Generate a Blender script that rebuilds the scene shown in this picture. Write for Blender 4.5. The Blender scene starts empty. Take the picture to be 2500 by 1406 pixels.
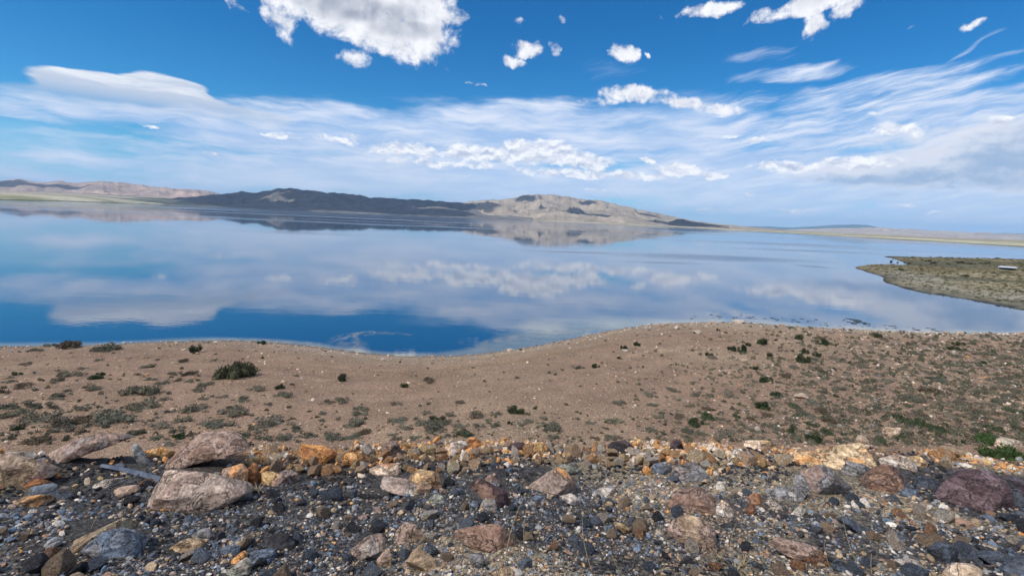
import bpy, math, random
import numpy as np
from mathutils import Matrix, Vector

sc = bpy.context.scene
COL = sc.collection
R = math.radians

# ------------------------------------------------------------------ camera
CAM_H = 10.0                      # metres above the lake
FOC = 1200.0                      # focal length in units of a 2500 wide frame
PITCH = R(8.01)
ROLL = math.atan(0.0432)
F_ = np.array([0, math.cos(PITCH), -math.sin(PITCH)])
U0 = np.array([0, math.sin(PITCH), math.cos(PITCH)])
X0 = np.array([1.0, 0, 0])
RT = math.cos(ROLL) * X0 + math.sin(ROLL) * U0
UP = -math.sin(ROLL) * X0 + math.cos(ROLL) * U0
cam_d = bpy.data.cameras.new('camera')
cam = bpy.data.objects.new('camera', cam_d)
COL.objects.link(cam)
cam_d.sensor_width = 36.0
cam_d.lens = 36.0 * FOC / 2500.0
cam_d.clip_start = 0.05
cam_d.clip_end = 120000
m = Matrix(((RT[0], UP[0], -F_[0], 0), (RT[1], UP[1], -F_[1], 0), (RT[2], UP[2], -F_[2], CAM_H), (0, 0, 0, 1)))
cam.matrix_world = m
sc.camera = cam

# ------------------------------------------------------------------ exposure
sc.view_settings.view_transform = 'Standard'
sc.view_settings.look = 'None'
sc.view_settings.gamma = 1
sc.view_settings.use_curve_mapping = False
sc.view_settings.exposure = 0.22
sc.cycles.max_bounces = 8
sc.cycles.diffuse_bounces = 3
sc.cycles.glossy_bounces = 3
sc.cycles.transparent_max_bounces = 12
sc.cycles.sample_clamp_indirect = 6.0

# ------------------------------------------------------------------ sun
SUN_EL, SUN_AZ = R(50), R(-124)   # azimuth from +Y, clockwise positive (to +X): behind the camera, to the left
sd = np.array([math.sin(SUN_AZ) * math.cos(SUN_EL), math.cos(SUN_AZ) * math.cos(SUN_EL), math.sin(SUN_EL)])
sun_d = bpy.data.lights.new('sun', 'SUN')
sun_d.energy = 4.6
sun_d.angle = R(0.5)
sun_d.color = (1.0, 0.95, 0.88)
sun = bpy.data.objects.new('sun', sun_d)
COL.objects.link(sun)
sun.rotation_euler = Vector(-sd).to_track_quat('-Z', 'Y').to_euler()
sun.location = (0, 0, 50)


def pdir(px, py):
    v = F_ * FOC + RT * (px - 1250.0) - UP * (py - 703.0)
    return v / np.linalg.norm(v)


def ae(px, py):                   # sky direction (azimuth, elevation) in degrees
    d = pdir(px, py)
    return math.degrees(math.atan2(d[0], d[1])), math.degrees(math.asin(d[2]))


# ------------------------------------------------------------------ node expression helper
class NT:
    def __init__(s, tree):
        s.t = tree; s.n = tree.nodes; s.l = tree.links; s.n.clear()

    def node(s, typ, **kw):
        n = s.n.new(typ)
        for k, v in kw.items():
            setattr(n, k, v)
        return n

    def put(s, sock, v):
        if isinstance(v, E):
            s.l.new(v.s, sock)
        elif v is not None:
            if hasattr(sock, 'default_value'):
                try:
                    sock.default_value = v
                except Exception:
                    sock.default_value = (*v, 1.0) if len(v) == 3 else v[:3]

    def math(s, op, a, b=None, c=None, clamp=False):
        n = s.node('ShaderNodeMath', operation=op, use_clamp=clamp)
        s.put(n.inputs[0], a); s.put(n.inputs[1], b); s.put(n.inputs[2], c)
        return E(s, n.outputs[0])

    def vmath(s, op, a, b=None, scale=None):
        n = s.node('ShaderNodeVectorMath', operation=op)
        s.put(n.inputs[0], a)
        if b is not None: s.put(n.inputs[1], b)
        if scale is not None: s.put(n.inputs['Scale'], scale)
        return E(s, n.outputs['Value'] if op in ('LENGTH', 'DOT_PRODUCT', 'DISTANCE') else n.outputs[0])

    def xyz(s, x, y, z=0.0):
        n = s.node('ShaderNodeCombineXYZ')
        s.put(n.inputs[0], x); s.put(n.inputs[1], y); s.put(n.inputs[2], z)
        return E(s, n.outputs[0])

    def sep(s, v):
        n = s.node('ShaderNodeSeparateXYZ'); s.put(n.inputs[0], v)
        return [E(s, o) for o in n.outputs]

    def noise(s, v, scale=1.0, detail=4.0, rough=0.5, lac=2.0, dist=0.0, color=False, dims='3D'):
        n = s.node('ShaderNodeTexNoise', noise_dimensions=dims)
        s.put(n.inputs['Vector'], v)
        n.inputs['Scale'].default_value = scale; n.inputs['Detail'].default_value = detail
        n.inputs['Roughness'].default_value = rough; n.inputs['Lacunarity'].default_value = lac
        n.inputs['Distortion'].default_value = dist
        return E(s, n.outputs['Color' if color else 'Fac'])

    def voro(s, v, scale=1.0, feature='F1', out='Distance'):
        n = s.node('ShaderNodeTexVoronoi', feature=feature)
        s.put(n.inputs['Vector'], v); n.inputs['Scale'].default_value = scale
        return E(s, n.outputs[out])

    def mapping(s, v, loc=(0, 0, 0), rot=(0, 0, 0), scale=(1, 1, 1), kind='TEXTURE'):
        n = s.node('ShaderNodeMapping', vector_type=kind)
        s.put(n.inputs['Vector'], v)
        n.inputs['Location'].default_value = loc
        n.inputs['Rotation'].default_value = rot
        n.inputs['Scale'].default_value = scale
        return E(s, n.outputs[0])

    def ss(s, x, a, b, lo=0.0, hi=1.0):
        n = s.node('ShaderNodeMapRange', interpolation_type='SMOOTHSTEP')
        s.put(n.inputs['Value'], x)
        for k, v in zip(('From Min', 'From Max', 'To Min', 'To Max'), (a, b, lo, hi)):
            n.inputs[k].default_value = v
        return E(s, n.outputs[0])

    def lin(s, x, a, b, lo=0.0, hi=1.0):
        n = s.node('ShaderNodeMapRange')
        s.put(n.inputs['Value'], x)
        for k, v in zip(('From Min', 'From Max', 'To Min', 'To Max'), (a, b, lo, hi)):
            n.inputs[k].default_value = v
        return E(s, n.outputs[0])

    def mix(s, f, a, b, blend='MIX'):
        n = s.node('ShaderNodeMix', data_type='RGBA', blend_type=blend)
        s.put(n.inputs[0], f)
        s.put(n.inputs[6], a); s.put(n.inputs[7], b)
        return E(s, n.outputs[2])

    def ramp(s, x, stops):
        n = s.node('ShaderNodeValToRGB')
        s.put(n.inputs[0], x)
        el = n.color_ramp.elements
        while len(el) < len(stops): el.new(0.5)
        for e, (p, c) in zip(el, stops):
            e.position = p; e.color = (*c, 1) if len(c) == 3 else c
        return E(s, n.outputs[0])


class E:
    def __init__(s, nt, sock): s.nt = nt; s.s = sock
    def __add__(s, o): return s.nt.math('ADD', s, o)
    __radd__ = __add__
    def __sub__(s, o): return s.nt.math('SUBTRACT', s, o)
    def __rsub__(s, o): return s.nt.math('SUBTRACT', o, s)
    def __mul__(s, o): return s.nt.math('MULTIPLY', s, o)
    __rmul__ = __mul__
    def __truediv__(s, o): return s.nt.math('DIVIDE', s, o)
    def max(s, o): return s.nt.math('MAXIMUM', s, o)
    def min(s, o): return s.nt.math('MINIMUM', s, o)
    def clamp(s): return s.nt.math('ADD', s, 0.0, clamp=True)
    def pow(s, o): return s.nt.math('POWER', s, o)


# ------------------------------------------------------------------ world: daylight sky with its clouds
world = bpy.data.worlds.new('World')
sc.world = world
world.use_nodes = True
W = NT(world.node_tree)
SKY_STRENGTH = 0.1
TINT_LOW, TINT_HIGH = (0.28, 0.86, 1.10), (0.085, 0.66, 1.08)
OV0, OV1 = 0.42, 0.62
k = 1.0 / SKY_STRENGTH
wout = W.node('ShaderNodeOutputWorld')
nish = W.node('ShaderNodeTexSky', sky_type='NISHITA')
nish.sun_disc = False
nish.sun_elevation = SUN_EL
nish.sun_rotation = SUN_AZ
nish.altitude = 1300
nish.air_density = 1.0
nish.dust_density = 0.4
nish.ozone_density = 2.0
tc = W.node('ShaderNodeTexCoord')
D = E(W, tc.outputs['Generated'])
dx, dy, dz = W.sep(D)
AZ = W.math('ARCTAN2', dx, dy) * 57.29578
EL = W.math('ARCSINE', dz) * 57.29578
V = W.xyz(AZ, EL, 0.0)


def sky_col(r, g, b):             # a radiance given as an sRGB colour
    f = lambda c: ((c / 255 + 0.055) / 1.055) ** 2.4 if c > 10 else c / 255 / 12.92
    return (f(r) * k, f(g) * k, f(b) * k)


def prep(items):                  # cloud masses: centre, half axes, tilt, weight -> the same in degrees on the sky
    res = []
    for (px, py, rx, ry, rot, amp) in items:
        a0 = np.array(ae(px, py))
        c, s_ = math.cos(R(rot)), math.sin(R(rot))
        ax = np.array(ae(px + rx * c, py + rx * s_)) - a0
        ay = np.array(ae(px + ry * s_, py - ry * c)) - a0
        res.append((a0, ax, ay, amp))
    return res


def blobs(vec, items, rect, marg=1.3):
    res = None
    for a0, ax, ay, amp in prep(items):
        ex = marg * (abs(ax[0]) + abs(ay[0])) + 1.8; ey = marg * (abs(ax[1]) + abs(ay[1])) + 1.2
        if a0[0] + ex < rect[0] or a0[0] - ex > rect[1] or a0[1] + ey < rect[2] or a0[1] - ey > rect[3]:
            continue
        tilt = abs(math.degrees(math.atan2(ax[1], ax[0])))
        if tilt < 5:
            sx, sy = 1 / np.linalg.norm(ax), 1 / np.linalg.norm(ay)
            n = W.node('ShaderNodeVectorMath', operation='MULTIPLY_ADD')
            W.put(n.inputs[0], vec)
            n.inputs[1].default_value = (sx, sy, 0); n.inputs[2].default_value = (-a0[0] * sx, -a0[1] * sy, 0)
            o = E(W, n.outputs[0])
            q = W.vmath('DOT_PRODUCT', o, o)
        else:
            ua = ax / (ax @ ax); ub = ay / (ay @ ay)
            df = W.vmath('SUBTRACT', vec, (a0[0], a0[1], 0.0))
            p_ = W.vmath('DOT_PRODUCT', df, (ua[0], ua[1], 0.0))
            q_ = W.vmath('DOT_PRODUCT', df, (ub[0], ub[1], 0.0))
            q = W.math('MULTIPLY_ADD', p_, p_, q_ * q_)
        f = W.math('MULTIPLY_ADD', q, -amp, amp)
        res = f if res is None else res.max(f)
    return res


# noise fields on the celestial sphere (in degrees), shared by all cloud layers
w1 = W.noise(V, 0.20, 2, 0.55, color=True)
warp = W.vmath('SUBTRACT', w1, (0.5, 0.5, 0.5))
V1 = W.vmath('ADD', V, W.vmath('MULTIPLY', warp, (3.0, 1.4, 0)))
w2 = W.noise(V, 1.0, 3, 0.6, color=True)
V2 = W.vmath('ADD', V1, W.vmath('MULTIPLY', W.vmath('SUBTRACT', w2, (0.5, 0.5, 0.5)), (1.1, 0.8, 0)))
VL = W.vmath('ADD', V, W.vmath('MULTIPLY', warp, (1.6, 0.5, 0)))
st1 = W.noise(W.vmath('MULTIPLY', V1, (0.10, 0.62, 1)), 1.0, 6, 0.60)
rx_, ry_, rz_ = W.sep(V1)
st2 = W.noise(W.xyz(rx_ * 0.15 + ry_ * 0.06, ry_ * 1.15 - rx_ * 0.23, 3.7), 1.0, 6, 0.63)
cn = W.noise(V1, 0.55, 7, 0.62)
cn_up = W.noise(W.vmath('ADD', V1, (-0.5, 0.9, 0)), 0.55, 3, 0.5)
ln = W.noise(W.vmath('MULTIPLY', V2, (0.62, 1.15, 1)), 1.0, 6, 0.58)
ln_up = W.noise(W.vmath('MULTIPLY', W.vmath('ADD', V2, (-0.12, 0.5, 0)), (0.62, 1.15, 1)), 1.0, 3, 0.55)
right_sel = W.ss(AZ, 10.0, 28.0)
streak = st1 + (st2 - st1) * right_sel
# deep, saturated highland blue, paler and more cyan towards the horizon
sky = W.mix(W.ss(EL, 0.0, 22.0), TINT_LOW, TINT_HIGH)
sky = W.mix(1.0, E(W, nish.outputs[0]), sky, 'MULTIPLY')

VEIL = [(330, 285, 380, 34, 5, .8), (640, 335, 300, 62, 8, 1.0), (950, 335, 420, 85, 0, 1.1), (1300, 330, 460, 95, 2, 1.2),
        (1650, 330, 380, 95, 4, 1.0), (2000, 330, 420, 90, 4, .8), (2300, 270, 330, 62, 6, .95), (2400, 430, 520, 190, 4, 1.5), (1930, 182, 150, 20, -10, .6),
        (2160, 200, 260, 26, 4, .7), (2300, 205, 180, 24, -4, .7), (1900, 440, 620, 110, 3, 1.5), (1100, 440, 900, 66, 3, 1.2), (2020, 245, 230, 30, 0, .7),
        (560, 425, 560, 46, 3, .8), (60, 452, 420, 30, 2, .6), (20, 268, 160, 22, 2, .7), (120, 360, 260, 10, 2, .25)]
WISP = [(2390, 112, 130, 7, -17, .8), (2420, 150, 110, 8, -12, .6), (2280, 165, 60, 7, -8, .7), (2440, 185, 150, 8, -14, .6),
        (1500, 165, 60, 25, 0, .2), (1850, 140, 90, 16, -6, .35)]
LENS = [(310, 218, 215, 34, 5, 1.3), (350, 242, 245, 40, 7, 1.4), (420, 268, 330, 36, 8, 1.2), (180, 222, 75, 22, 3, 1.0), (90, 248, 200, 18, 4, 1.0), (590, 286, 130, 20, 12, .9), (400, 206, 120, 20, 7, 1.1), (440, 234, 125, 38, 14, 1.2)]
GREY = [(2330, 400, 330, 80, 2, 1.0), (2480, 380, 260, 115, 0, 1.2), (2100, 415, 260, 34, 2, .8), (2200, 335, 150, 28, 2, .5)]
GREYSH = [(2330, 430, 330, 38, 1, 1.0), (2450, 390, 220, 80, -20, 1.1), (2060, 434, 200, 15, 0, .9), (2130, 472, 150, 11, 0, .9), (2360, 450, 200, 40, 0, .8)]
CUM = [(790, 10, 160, 55, 14, 1.0), (900, 60, 190, 72, 14, 1.2), (1030, 85, 105, 62, 0, 1.0), (690, 55, 60, 38, 25, .6), (865, 145, 45, 24, 0, .6), (960, 10, 170, 70, 0, 1.2), (580, 15, 40, 12, 25, .3), (1060, 40, 70, 60, 0, .8),
       (1290, 125, 38, 24, 0, .8), (1252, 152, 34, 15, 10, .7), (1352, 125, 26, 12, 40, .5), (1518, 128, 34, 27, 20, .95), (1265, 55, 13, 10, 0, .35), (1575, 130, 16, 6, 30, .3),
       (1745, 24, 75, 22, 4, .8), (1990, 10, 130, 32, -2, 1.0), (1980, 60, 40, 28, -30, .7), (2060, 22, 45, 30, 0, .8), (1860, 40, 40, 16, 0, .4),
       (2388, 62, 40, 17, -4, .8), (2205, 72, 20, 5, 0, .2), (1375, 48, 15, 8, 30, .2), (1620, 40, 12, 7, 0, .2),
       (1170, 203, 26, 5, 4, .35), (1550, 232, 95, 26, 8, .8), (1690, 258, 150, 17, 12, .6), (1470, 246, 50, 12, 4, .4)]
CORE = [(890, 22, 180, 42, 8, 1.0), (980, 66, 110, 34, 6, .8), (1040, 70, 60, 30, 0, .4), (1990, -5, 90, 22, 0, .3)]
LOW = [(1010, 370, 120, 20, 4, .7), (1180, 378, 140, 26, 4, .9), (1310, 374, 110, 32, 4, 1.0), (1420, 394, 90, 28, 8, .9), (1262, 350, 34, 14, 0, .8), (1335, 352, 46, 16, 0, .8), (1572, 394, 24, 12, 0, .9),
       (1660, 418, 66, 17, 4, .85), (1735, 432, 42, 14, 0, .85), (1560, 432, 140, 10, 4, .5), (1400, 425, 180, 13, 4, .6), (690, 330, 60, 11, 8, .55), (820, 342, 70, 9, 5, .4), (1100, 402, 160, 12, 5, .45),
       (1920, 407, 110, 15, 2, .65), (2180, 316, 90, 18, -4, .6), (2100, 397, 120, 18, 2, .7), (2450, 290, 36, 14, 0, .5), (1790, 325, 28, 8, -6, .5), (1850, 338, 46, 8, 0, .4), (2145, 275, 28, 6, -8, .5), (530, 385, 34, 6, 0, .4), (375, 316, 26, 5, 0, .35), (860, 330, 46, 7, 2, .35),
       (1730, 512, 60, 5, 0, .45), (1930, 515, 60, 5, 0, .4), (2300, 520, 60, 5, 0, .35), (1460, 467, 50, 5, 0, .35), (1850, 480, 60, 5, 0, .3), (2200, 500, 60, 5, 0, .3)]


def leaf(a0, a1, e0, e1):
    rect = (a0, a1, e0, e1)
    col = sky
    zero = lambda f: f if f is not None else None
    vb = blobs(V1, VEIL, rect)
    low = W.ss(EL, 7.5, 1.0) * W.lin(st1, 0.22, 0.55, 0.35, 1.0)
    veil = low
    if vb is not None:
        veil = veil.max(W.ss(vb * 0.9 + (streak - 0.47) * 1.9, -0.15, 0.85))
    wb = blobs(V1, WISP, rect)
    if wb is not None:
        veil = veil.max(W.ss(wb + (st2 - 0.5) * 1.8, 0.0, 1.0) * 0.6)
    vc = W.mix(W.ss(streak, 0.36, 0.70), sky_col(160, 189, 228), sky_col(219, 226, 241))
    vc = W.mix(W.ss(EL, 9.0, 0.5) * 0.7, vc, sky_col(205, 220, 242))
    col = W.mix((veil * 0.95).clamp(), col, vc)
    lb = blobs(VL, LENS, rect)
    if lb is not None:
        la = W.ss(lb + (st1 - 0.5) * 1.1, 0.0, 0.38)
        lc = W.mix(W.ss(st1 + (EL - 11.5) * 0.07, 0.34, 0.60), sky_col(190, 201, 219), sky_col(234, 237, 243))
        col = W.mix(la * W.ss(EL, 7.5, 10.0) * 0.97, col, lc)
    gb = blobs(V1, GREY, rect)
    if gb is not None:
        ga = W.ss(gb + (ln - 0.5) * 1.3 + (st1 - 0.5) * 1.4, -0.1, 0.8)
        gs = blobs(V1, GREYSH, rect)
        gc = sky_col(218, 222, 232)
        if gs is not None:
            gc = W.mix(W.ss(gs * 0.8 + (ln - 0.5) * 1.5 + (st1 - 0.5) * 1.6, -0.1, 1.0), gc, sky_col(152, 176, 206))
        col = W.mix(ga * 0.9, col, gc)
    cb = blobs(V2, CUM, rect)
    if cb is not None:
        dn = cb * 0.95 + (cn - 0.54) * 2.3
        ca = W.ss(dn, -0.12, 0.62)
        cr = blobs(V1, CORE, rect)
        lit = (cn - cn_up) * 1.2 + 0.84
        if cr is not None:
            lit = lit - W.ss(cr + (cn - 0.5) * 1.3, -0.1, 0.9) * 0.62
        cc = W.mix(lit.clamp(), sky_col(158, 166, 182), sky_col(240, 241, 246))
        col = W.mix(ca, col, cc)
    kb = blobs(V2, LOW, rect)
    if kb is not None:
        ld = kb * 0.9 + (ln - 0.54) * 1.9
        lal = W.ss(ld, -0.14, 0.50)
        lit2 = ((ln - ln_up) * 2.6 + 0.62).clamp()
        lc2 = W.mix(lit2, sky_col(180, 190, 212), sky_col(248, 249, 252))
        col = W.mix(lal * 0.95, col, lc2)
    return close(col)


def close(col):
    b = W.node('ShaderNodeBackground')
    b.inputs['Strength'].default_value = SKY_STRENGTH
    W.put(b.inputs['Color'], col)
    return b.outputs[0]


def choose(fac, a, b):            # a where fac is 0, b where it is 1: only that branch is worked out
    n = W.node('ShaderNodeMixShader')
    W.put(n.inputs[0], fac)
    W.l.new(a, n.inputs[1]); W.l.new(b, n.inputs[2])
    return n.outputs[0]


def split(cuts, a0, a1):
    def cell(a0, a1):
        lo = leaf(a0, a1, -1, 13.0); hi = leaf(a0, a1, 13.0, 40)
        return choose(W.math('GREATER_THAN', EL, 13.0), lo, hi)
    if not cuts:
        return cell(a0, a1)
    i = len(cuts) // 2
    return choose(W.math('GREATER_THAN', AZ, cuts[i]), split(cuts[:i], a0, cuts[i]), split(cuts[i + 1:], cuts[i], a1))


frame_sky = split([-12, 12], -62, 62)
# the sky goes on overhead and behind: broken cloud of the same kind
deck = W.xyz(dx / (dz + 0.10).max(0.03), dy / (dz + 0.10).max(0.03), 0.0)
on = W.noise(deck, 1.3, 5, 0.58)
oc = W.mix(W.ss(on, 0.5, 0.75), sky_col(226, 230, 238), sky_col(178, 186, 202))
outer_sky = close(W.mix(W.ss(on, OV0, OV1), sky, oc))
fsel = W.ss(EL, 27.0, 36.0).max(W.ss(W.math('ABSOLUTE', AZ), 54.0, 62.0))
W.l.new(choose(fsel, frame_sky, outer_sky), wout.inputs[0])
CLOUD_OPACITY = 0.26
WATER_COL = (0.004, 0.042, 0.105)
WATER_IOR = 3.0
LANE0, LANE1 = 0.50, 0.60
HAZE = 3.3e-5


# ================================================================== helpers for geometry
rng = np.random.default_rng(7)


def _hash(ix, iy, iz):
    h = (ix.astype(np.int64) * 374761393 + iy.astype(np.int64) * 668265263 + iz.astype(np.int64) * 2147483647 * 3 + 1013904223) & 0xFFFFFFFF
    h = ((h ^ (h >> 13)) * 1274126177) & 0xFFFFFFFF
    h = ((h ^ (h >> 16)) * 2246822519) & 0xFFFFFFFF
    return ((h ^ (h >> 15)) & 0xFFFFFF) / float(0xFFFFFF)


def vnoise(x, y, z=None):         # smooth value noise in 0..1
    x = np.asarray(x, float); y = np.asarray(y, float)
    z = np.zeros_like(x) if z is None else np.asarray(z, float) + np.zeros_like(x)
    ix, iy, iz = np.floor(x), np.floor(y), np.floor(z)
    fx, fy, fz = x - ix, y - iy, z - iz
    fx, fy, fz = [f * f * f * (f * (f * 6 - 15) + 10) for f in (fx, fy, fz)]
    r = 0
    for a in (0, 1):
        for b in (0, 1):
            for c in (0, 1):
                r = r + _hash(ix + a, iy + b, iz + c) * (fx if a else 1 - fx) * (fy if b else 1 - fy) * (fz if c else 1 - fz)
    return r


def fbm(x, y, z=None, oct=5, gain=0.5, ridged=False):
    t, a, n, f = 0, 1.0, 0, 1.0
    for i in range(oct):
        v = vnoise(x * f + 17.3 * i, y * f - 9.1 * i, None if z is None else z * f + 5.7 * i)
        if ridged: v = 1 - np.abs(2 * v - 1)
        t = t + a * v; n += a; a *= gain; f *= 2.03
    return t / n


def mesh_np(name, verts, faces, smooth=True, cols=None):
    verts = np.asarray(verts, np.float32); faces = np.asarray(faces, np.int32)
    me = bpy.data.meshes.new(name)
    me.vertices.add(len(verts)); me.vertices.foreach_set('co', verts.ravel())
    nf, k_ = faces.shape
    me.loops.add(nf * k_); me.loops.foreach_set('vertex_index', faces.ravel())
    me.polygons.add(nf)
    me.polygons.foreach_set('loop_start', np.arange(0, nf * k_, k_, dtype=np.int32))
    me.polygons.foreach_set('loop_total', np.full(nf, k_, np.int32))
    me.polygons.foreach_set('use_smooth', np.full(nf, bool(smooth)))
    if cols is not None:
        at = me.color_attributes.new('tint', 'FLOAT_COLOR', 'POINT')
        c = np.ones((len(verts), 4), np.float32); c[:, :3] = cols
        at.data.foreach_set('color', c.ravel())
    me.update()
    return me


def grid_faces(nu, nv):
    i = np.arange(nu - 1)[:, None] * nv + np.arange(nv - 1)[None, :]
    return np.stack([i, i + nv, i + nv + 1, i + 1], -1).reshape(-1, 4)


def put(name, me, material=None, parent=None, loc=None, rot=None, scale=None, label=None, cat=None, group=None, kind=None):
    o = bpy.data.objects.new(name, me)
    COL.objects.link(o)
    if material is not None and me is not None and len(me.materials) == 0: me.materials.append(material)
    if parent is not None: o.parent = parent
    if loc is not None: o.location = loc
    if rot is not None: o.rotation_euler = rot
    if scale is not None: o.scale = scale
    for k_, v in (('label', label), ('category', cat), ('group', group), ('kind', kind)):
        if v: o[k_] = v
    return o


def new_mat(name):
    mt = bpy.data.materials.new(name); mt.use_nodes = True
    nt = NT(mt.node_tree)
    b = nt.node('ShaderNodeBsdfPrincipled'); o = nt.node('ShaderNodeOutputMaterial')
    nt.l.new(b.outputs[0], o.inputs[0])
    b.inputs['Specular IOR Level'].default_value = 0.25
    b.inputs['Roughness'].default_value = 0.9
    return mt, nt, b


def bump(nt, b, h, strength, dist):
    n = nt.node('ShaderNodeBump'); n.inputs['Strength'].default_value = strength; n.inputs['Distance'].default_value = dist
    nt.put(n.inputs['Height'], h)
    nt.l.new(n.outputs[0], b.inputs['Normal'])


def pos(nt):
    return E(nt, nt.node('ShaderNodeNewGeometry').outputs['Position'])


def objco(nt):
    return E(nt, nt.node('ShaderNodeTexCoord').outputs['Object'])


def attr(nt, name, kind='GEOMETRY', out='Color'):
    n = nt.node('ShaderNodeAttribute', attribute_type=kind, attribute_name=name)
    return E(nt, n.outputs[out])


def S(r, g, b):                   # sRGB 0..255 -> linear albedo
    return tuple(((c / 255 + 0.055) / 1.055) ** 2.4 for c in (r, g, b))


# ================================================================== lie of the land
def hit_plane(px, py, z=0.0):
    d = pdir(px, py)
    t = (z - CAM_H) / d[2]
    return np.array([d[0] * t, d[1] * t])


shore_px = [(0, 846), (120, 843), (220, 842), (330, 836), (440, 832), (550, 830), (640, 833), (700, 838), (780, 846), (900, 862), (1000, 869),
            (1100, 868), (1180, 862), (1300, 845), (1400, 825), (1500, 803), (1600, 790), (1700, 786), (1800, 786), (1860, 790), (1950, 797),
            (2100, 805), (2300, 812), (2500, 813)]
_sp = np.array([hit_plane(*p) for p in shore_px])
_o = np.argsort(_sp[:, 0]); _sp = _sp[_o]
SHX = np.concatenate([[-400, -120], _sp[:, 0], [75, 110, 160, 400]])
SHY = np.concatenate([[20, 27], _sp[:, 1], [54, 70, 110, 180]])


def shoreY(x):
    w = 1.0
    return (np.interp(x, SHX, SHY) * 2 + np.interp(x - w, SHX, SHY) + np.interp(x + w, SHX, SHY)) / 4


CRX = np.array([-40, -9, -5.2, -2.6, 0, 3, 7.5, 12, 40])
CRY = np.array([5.0, 5.1, 5.3, 6.2, 7.0, 7.2, 7.5, 7.8, 8.0])
CRT = np.array([.545, .545, .545, .51, .475, .467, .46, .455, .455])
BX = np.array([-40, -12, -6, 0, 8, 16, 40]); BY = np.array([13.0, 13.2, 13.6, 16.2, 16.5, 16.0, 16.0])


def ground(x, y, fine=True):      # height of the near shore at x, y
    x = np.asarray(x, float); y = np.asarray(y, float)
    yc = np.interp(x, CRX, CRY); drop = np.interp(x, CRX, CRT) * yc
    yb = np.interp(x, BX, BY); ys = shoreY(x)
    zb = 2.5
    t = y / yc
    z_shoulder = CAM_H - 1.6 - (drop - 1.6) * np.where(t > 0, t, t * 0.35)
    zc = CAM_H - drop
    s = np.clip((y - yc) / (yb - yc), 0, 1)
    z_bank = zb + (zc - zb) * (1 - s) ** 2.1
    u = (ys - y) / (ys - yb)
    z_plain = zb * np.sign(u) * np.abs(u) ** 1.08
    z_plain = np.where(u < 0, -0.10 + (ys - y) * 0.16 * -1 * -1, z_plain)
    z = np.where(y < yc, z_shoulder, np.where(y < yb, z_bank, z_plain))
    if not fine: return z
    near = np.clip(1 - (y - yc) / 4, 0, 1)
    z = z + near * (fbm(x * 0.9, y * 0.9, oct=4) - 0.5) * 0.26
    land = np.clip((ys - y) / 2.0, 0, 1)
    z = z + (1 - near) * land * ((fbm(x * 0.35 + 3, y * 0.35, oct=4) - 0.5) * 0.22 + (fbm(x * 1.6, y * 1.6 + 8, oct=3) - 0.5) * 0.07)
    # old beach ridges round the bay
    dsh = ys - y
    bay = np.exp(-((x - 2.0) / 22.0) ** 2)
    z = z + land * bay * 0.06 * np.sin(dsh * 2.2 + 2 * fbm(x * 0.2, y * 0.2, oct=2)) * np.clip(dsh / 2, 0, 1) * np.clip((11 - dsh) / 4, 0, 1)
    return z


TS = np.concatenate([np.linspace(2.0, 12, 160), np.linspace(12.1, 90, 240)])


def hit_ground(px, py):           # where the line of sight meets the near shore
    d = pdir(px, py)
    g = CAM_H + d[2] * TS - ground(d[0] * TS, d[1] * TS, False)
    i = int(np.argmax(g < 0)) if (g < 0).any() else len(TS) - 1
    i0 = max(i - 6, 0); i1 = min(i + 6, len(TS) - 1)
    ts = np.linspace(TS[i0], TS[i1], 60)
    g = CAM_H + d[2] * ts - ground(d[0] * ts, d[1] * ts)
    j = int(np.argmax(g < 0)) if (g < 0).any() else len(ts) - 1
    t = ts[j]
    if j > 0 and g[j] < 0:
        t = ts[j - 1] + (ts[j] - ts[j - 1]) * g[j - 1] / (g[j - 1] - g[j])
    return np.array([d[0] * t, d[1] * t, CAM_H + d[2] * t]), t


def hit_slope(px, py):            # the same for many lines of sight at once, on the slope beyond the bank
    v = F_[None] * FOC + RT[None] * (px[:, None] - 1250.0) - UP[None] * (py[:, None] - 703.0)
    d = v / np.linalg.norm(v, axis=1)[:, None]
    lo = np.full(len(px), 9.0) ; hi = np.full(len(px), 95.0)
    lo = np.maximum(lo, 12.5 / d[:, 1])
    for _ in range(26):
        m_ = (lo + hi) / 2
        up = CAM_H + d[:, 2] * m_ > ground(d[:, 0] * m_, d[:, 1] * m_)
        lo = np.where(up, m_, lo); hi = np.where(up, hi, m_)
    return np.stack([d[:, 0] * lo, d[:, 1] * lo, CAM_H + d[:, 2] * lo], -1), lo


def project(P):                   # world -> photo pixels
    v = np.asarray(P, float) - np.array([0, 0, CAM_H])
    dep = v @ F_
    return 1250 + FOC * (v @ RT) / dep, 703 - FOC * (v @ UP) / dep, dep


# ---- ground sheet, finest near the camera
na = 900
ang = np.concatenate([np.linspace(-62, 62, 560), np.linspace(62, 298, 62)[1:-1]])
na = len(ang)
rad = np.concatenate([[0.3], np.geomspace(1.2, 90, 340), np.geomspace(95, 500, 20)])
A_, R_ = np.meshgrid(np.radians(ang), rad, indexing='ij')
gx, gy = np.sin(A_) * R_, np.cos(A_) * R_
gz = ground(gx, gy)
gz = np.maximum(gz, -6.0)
gv = np.stack([gx, gy, gz], -1).reshape(-1, 3)
gf = grid_faces(na, len(rad))
i0 = np.arange(len(rad) - 1)
wrap = np.stack([(na - 1) * len(rad) + i0, i0, i0 + 1, (na - 1) * len(rad) + i0 + 1], -1)
gf = np.concatenate([gf, wrap])[:, ::-1]
x_, y_ = gv[:, 0], gv[:, 1]
yc_ = np.interp(x_, CRX, CRY); ys_ = shoreY(x_)
dsh = ys_ - y_
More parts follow.
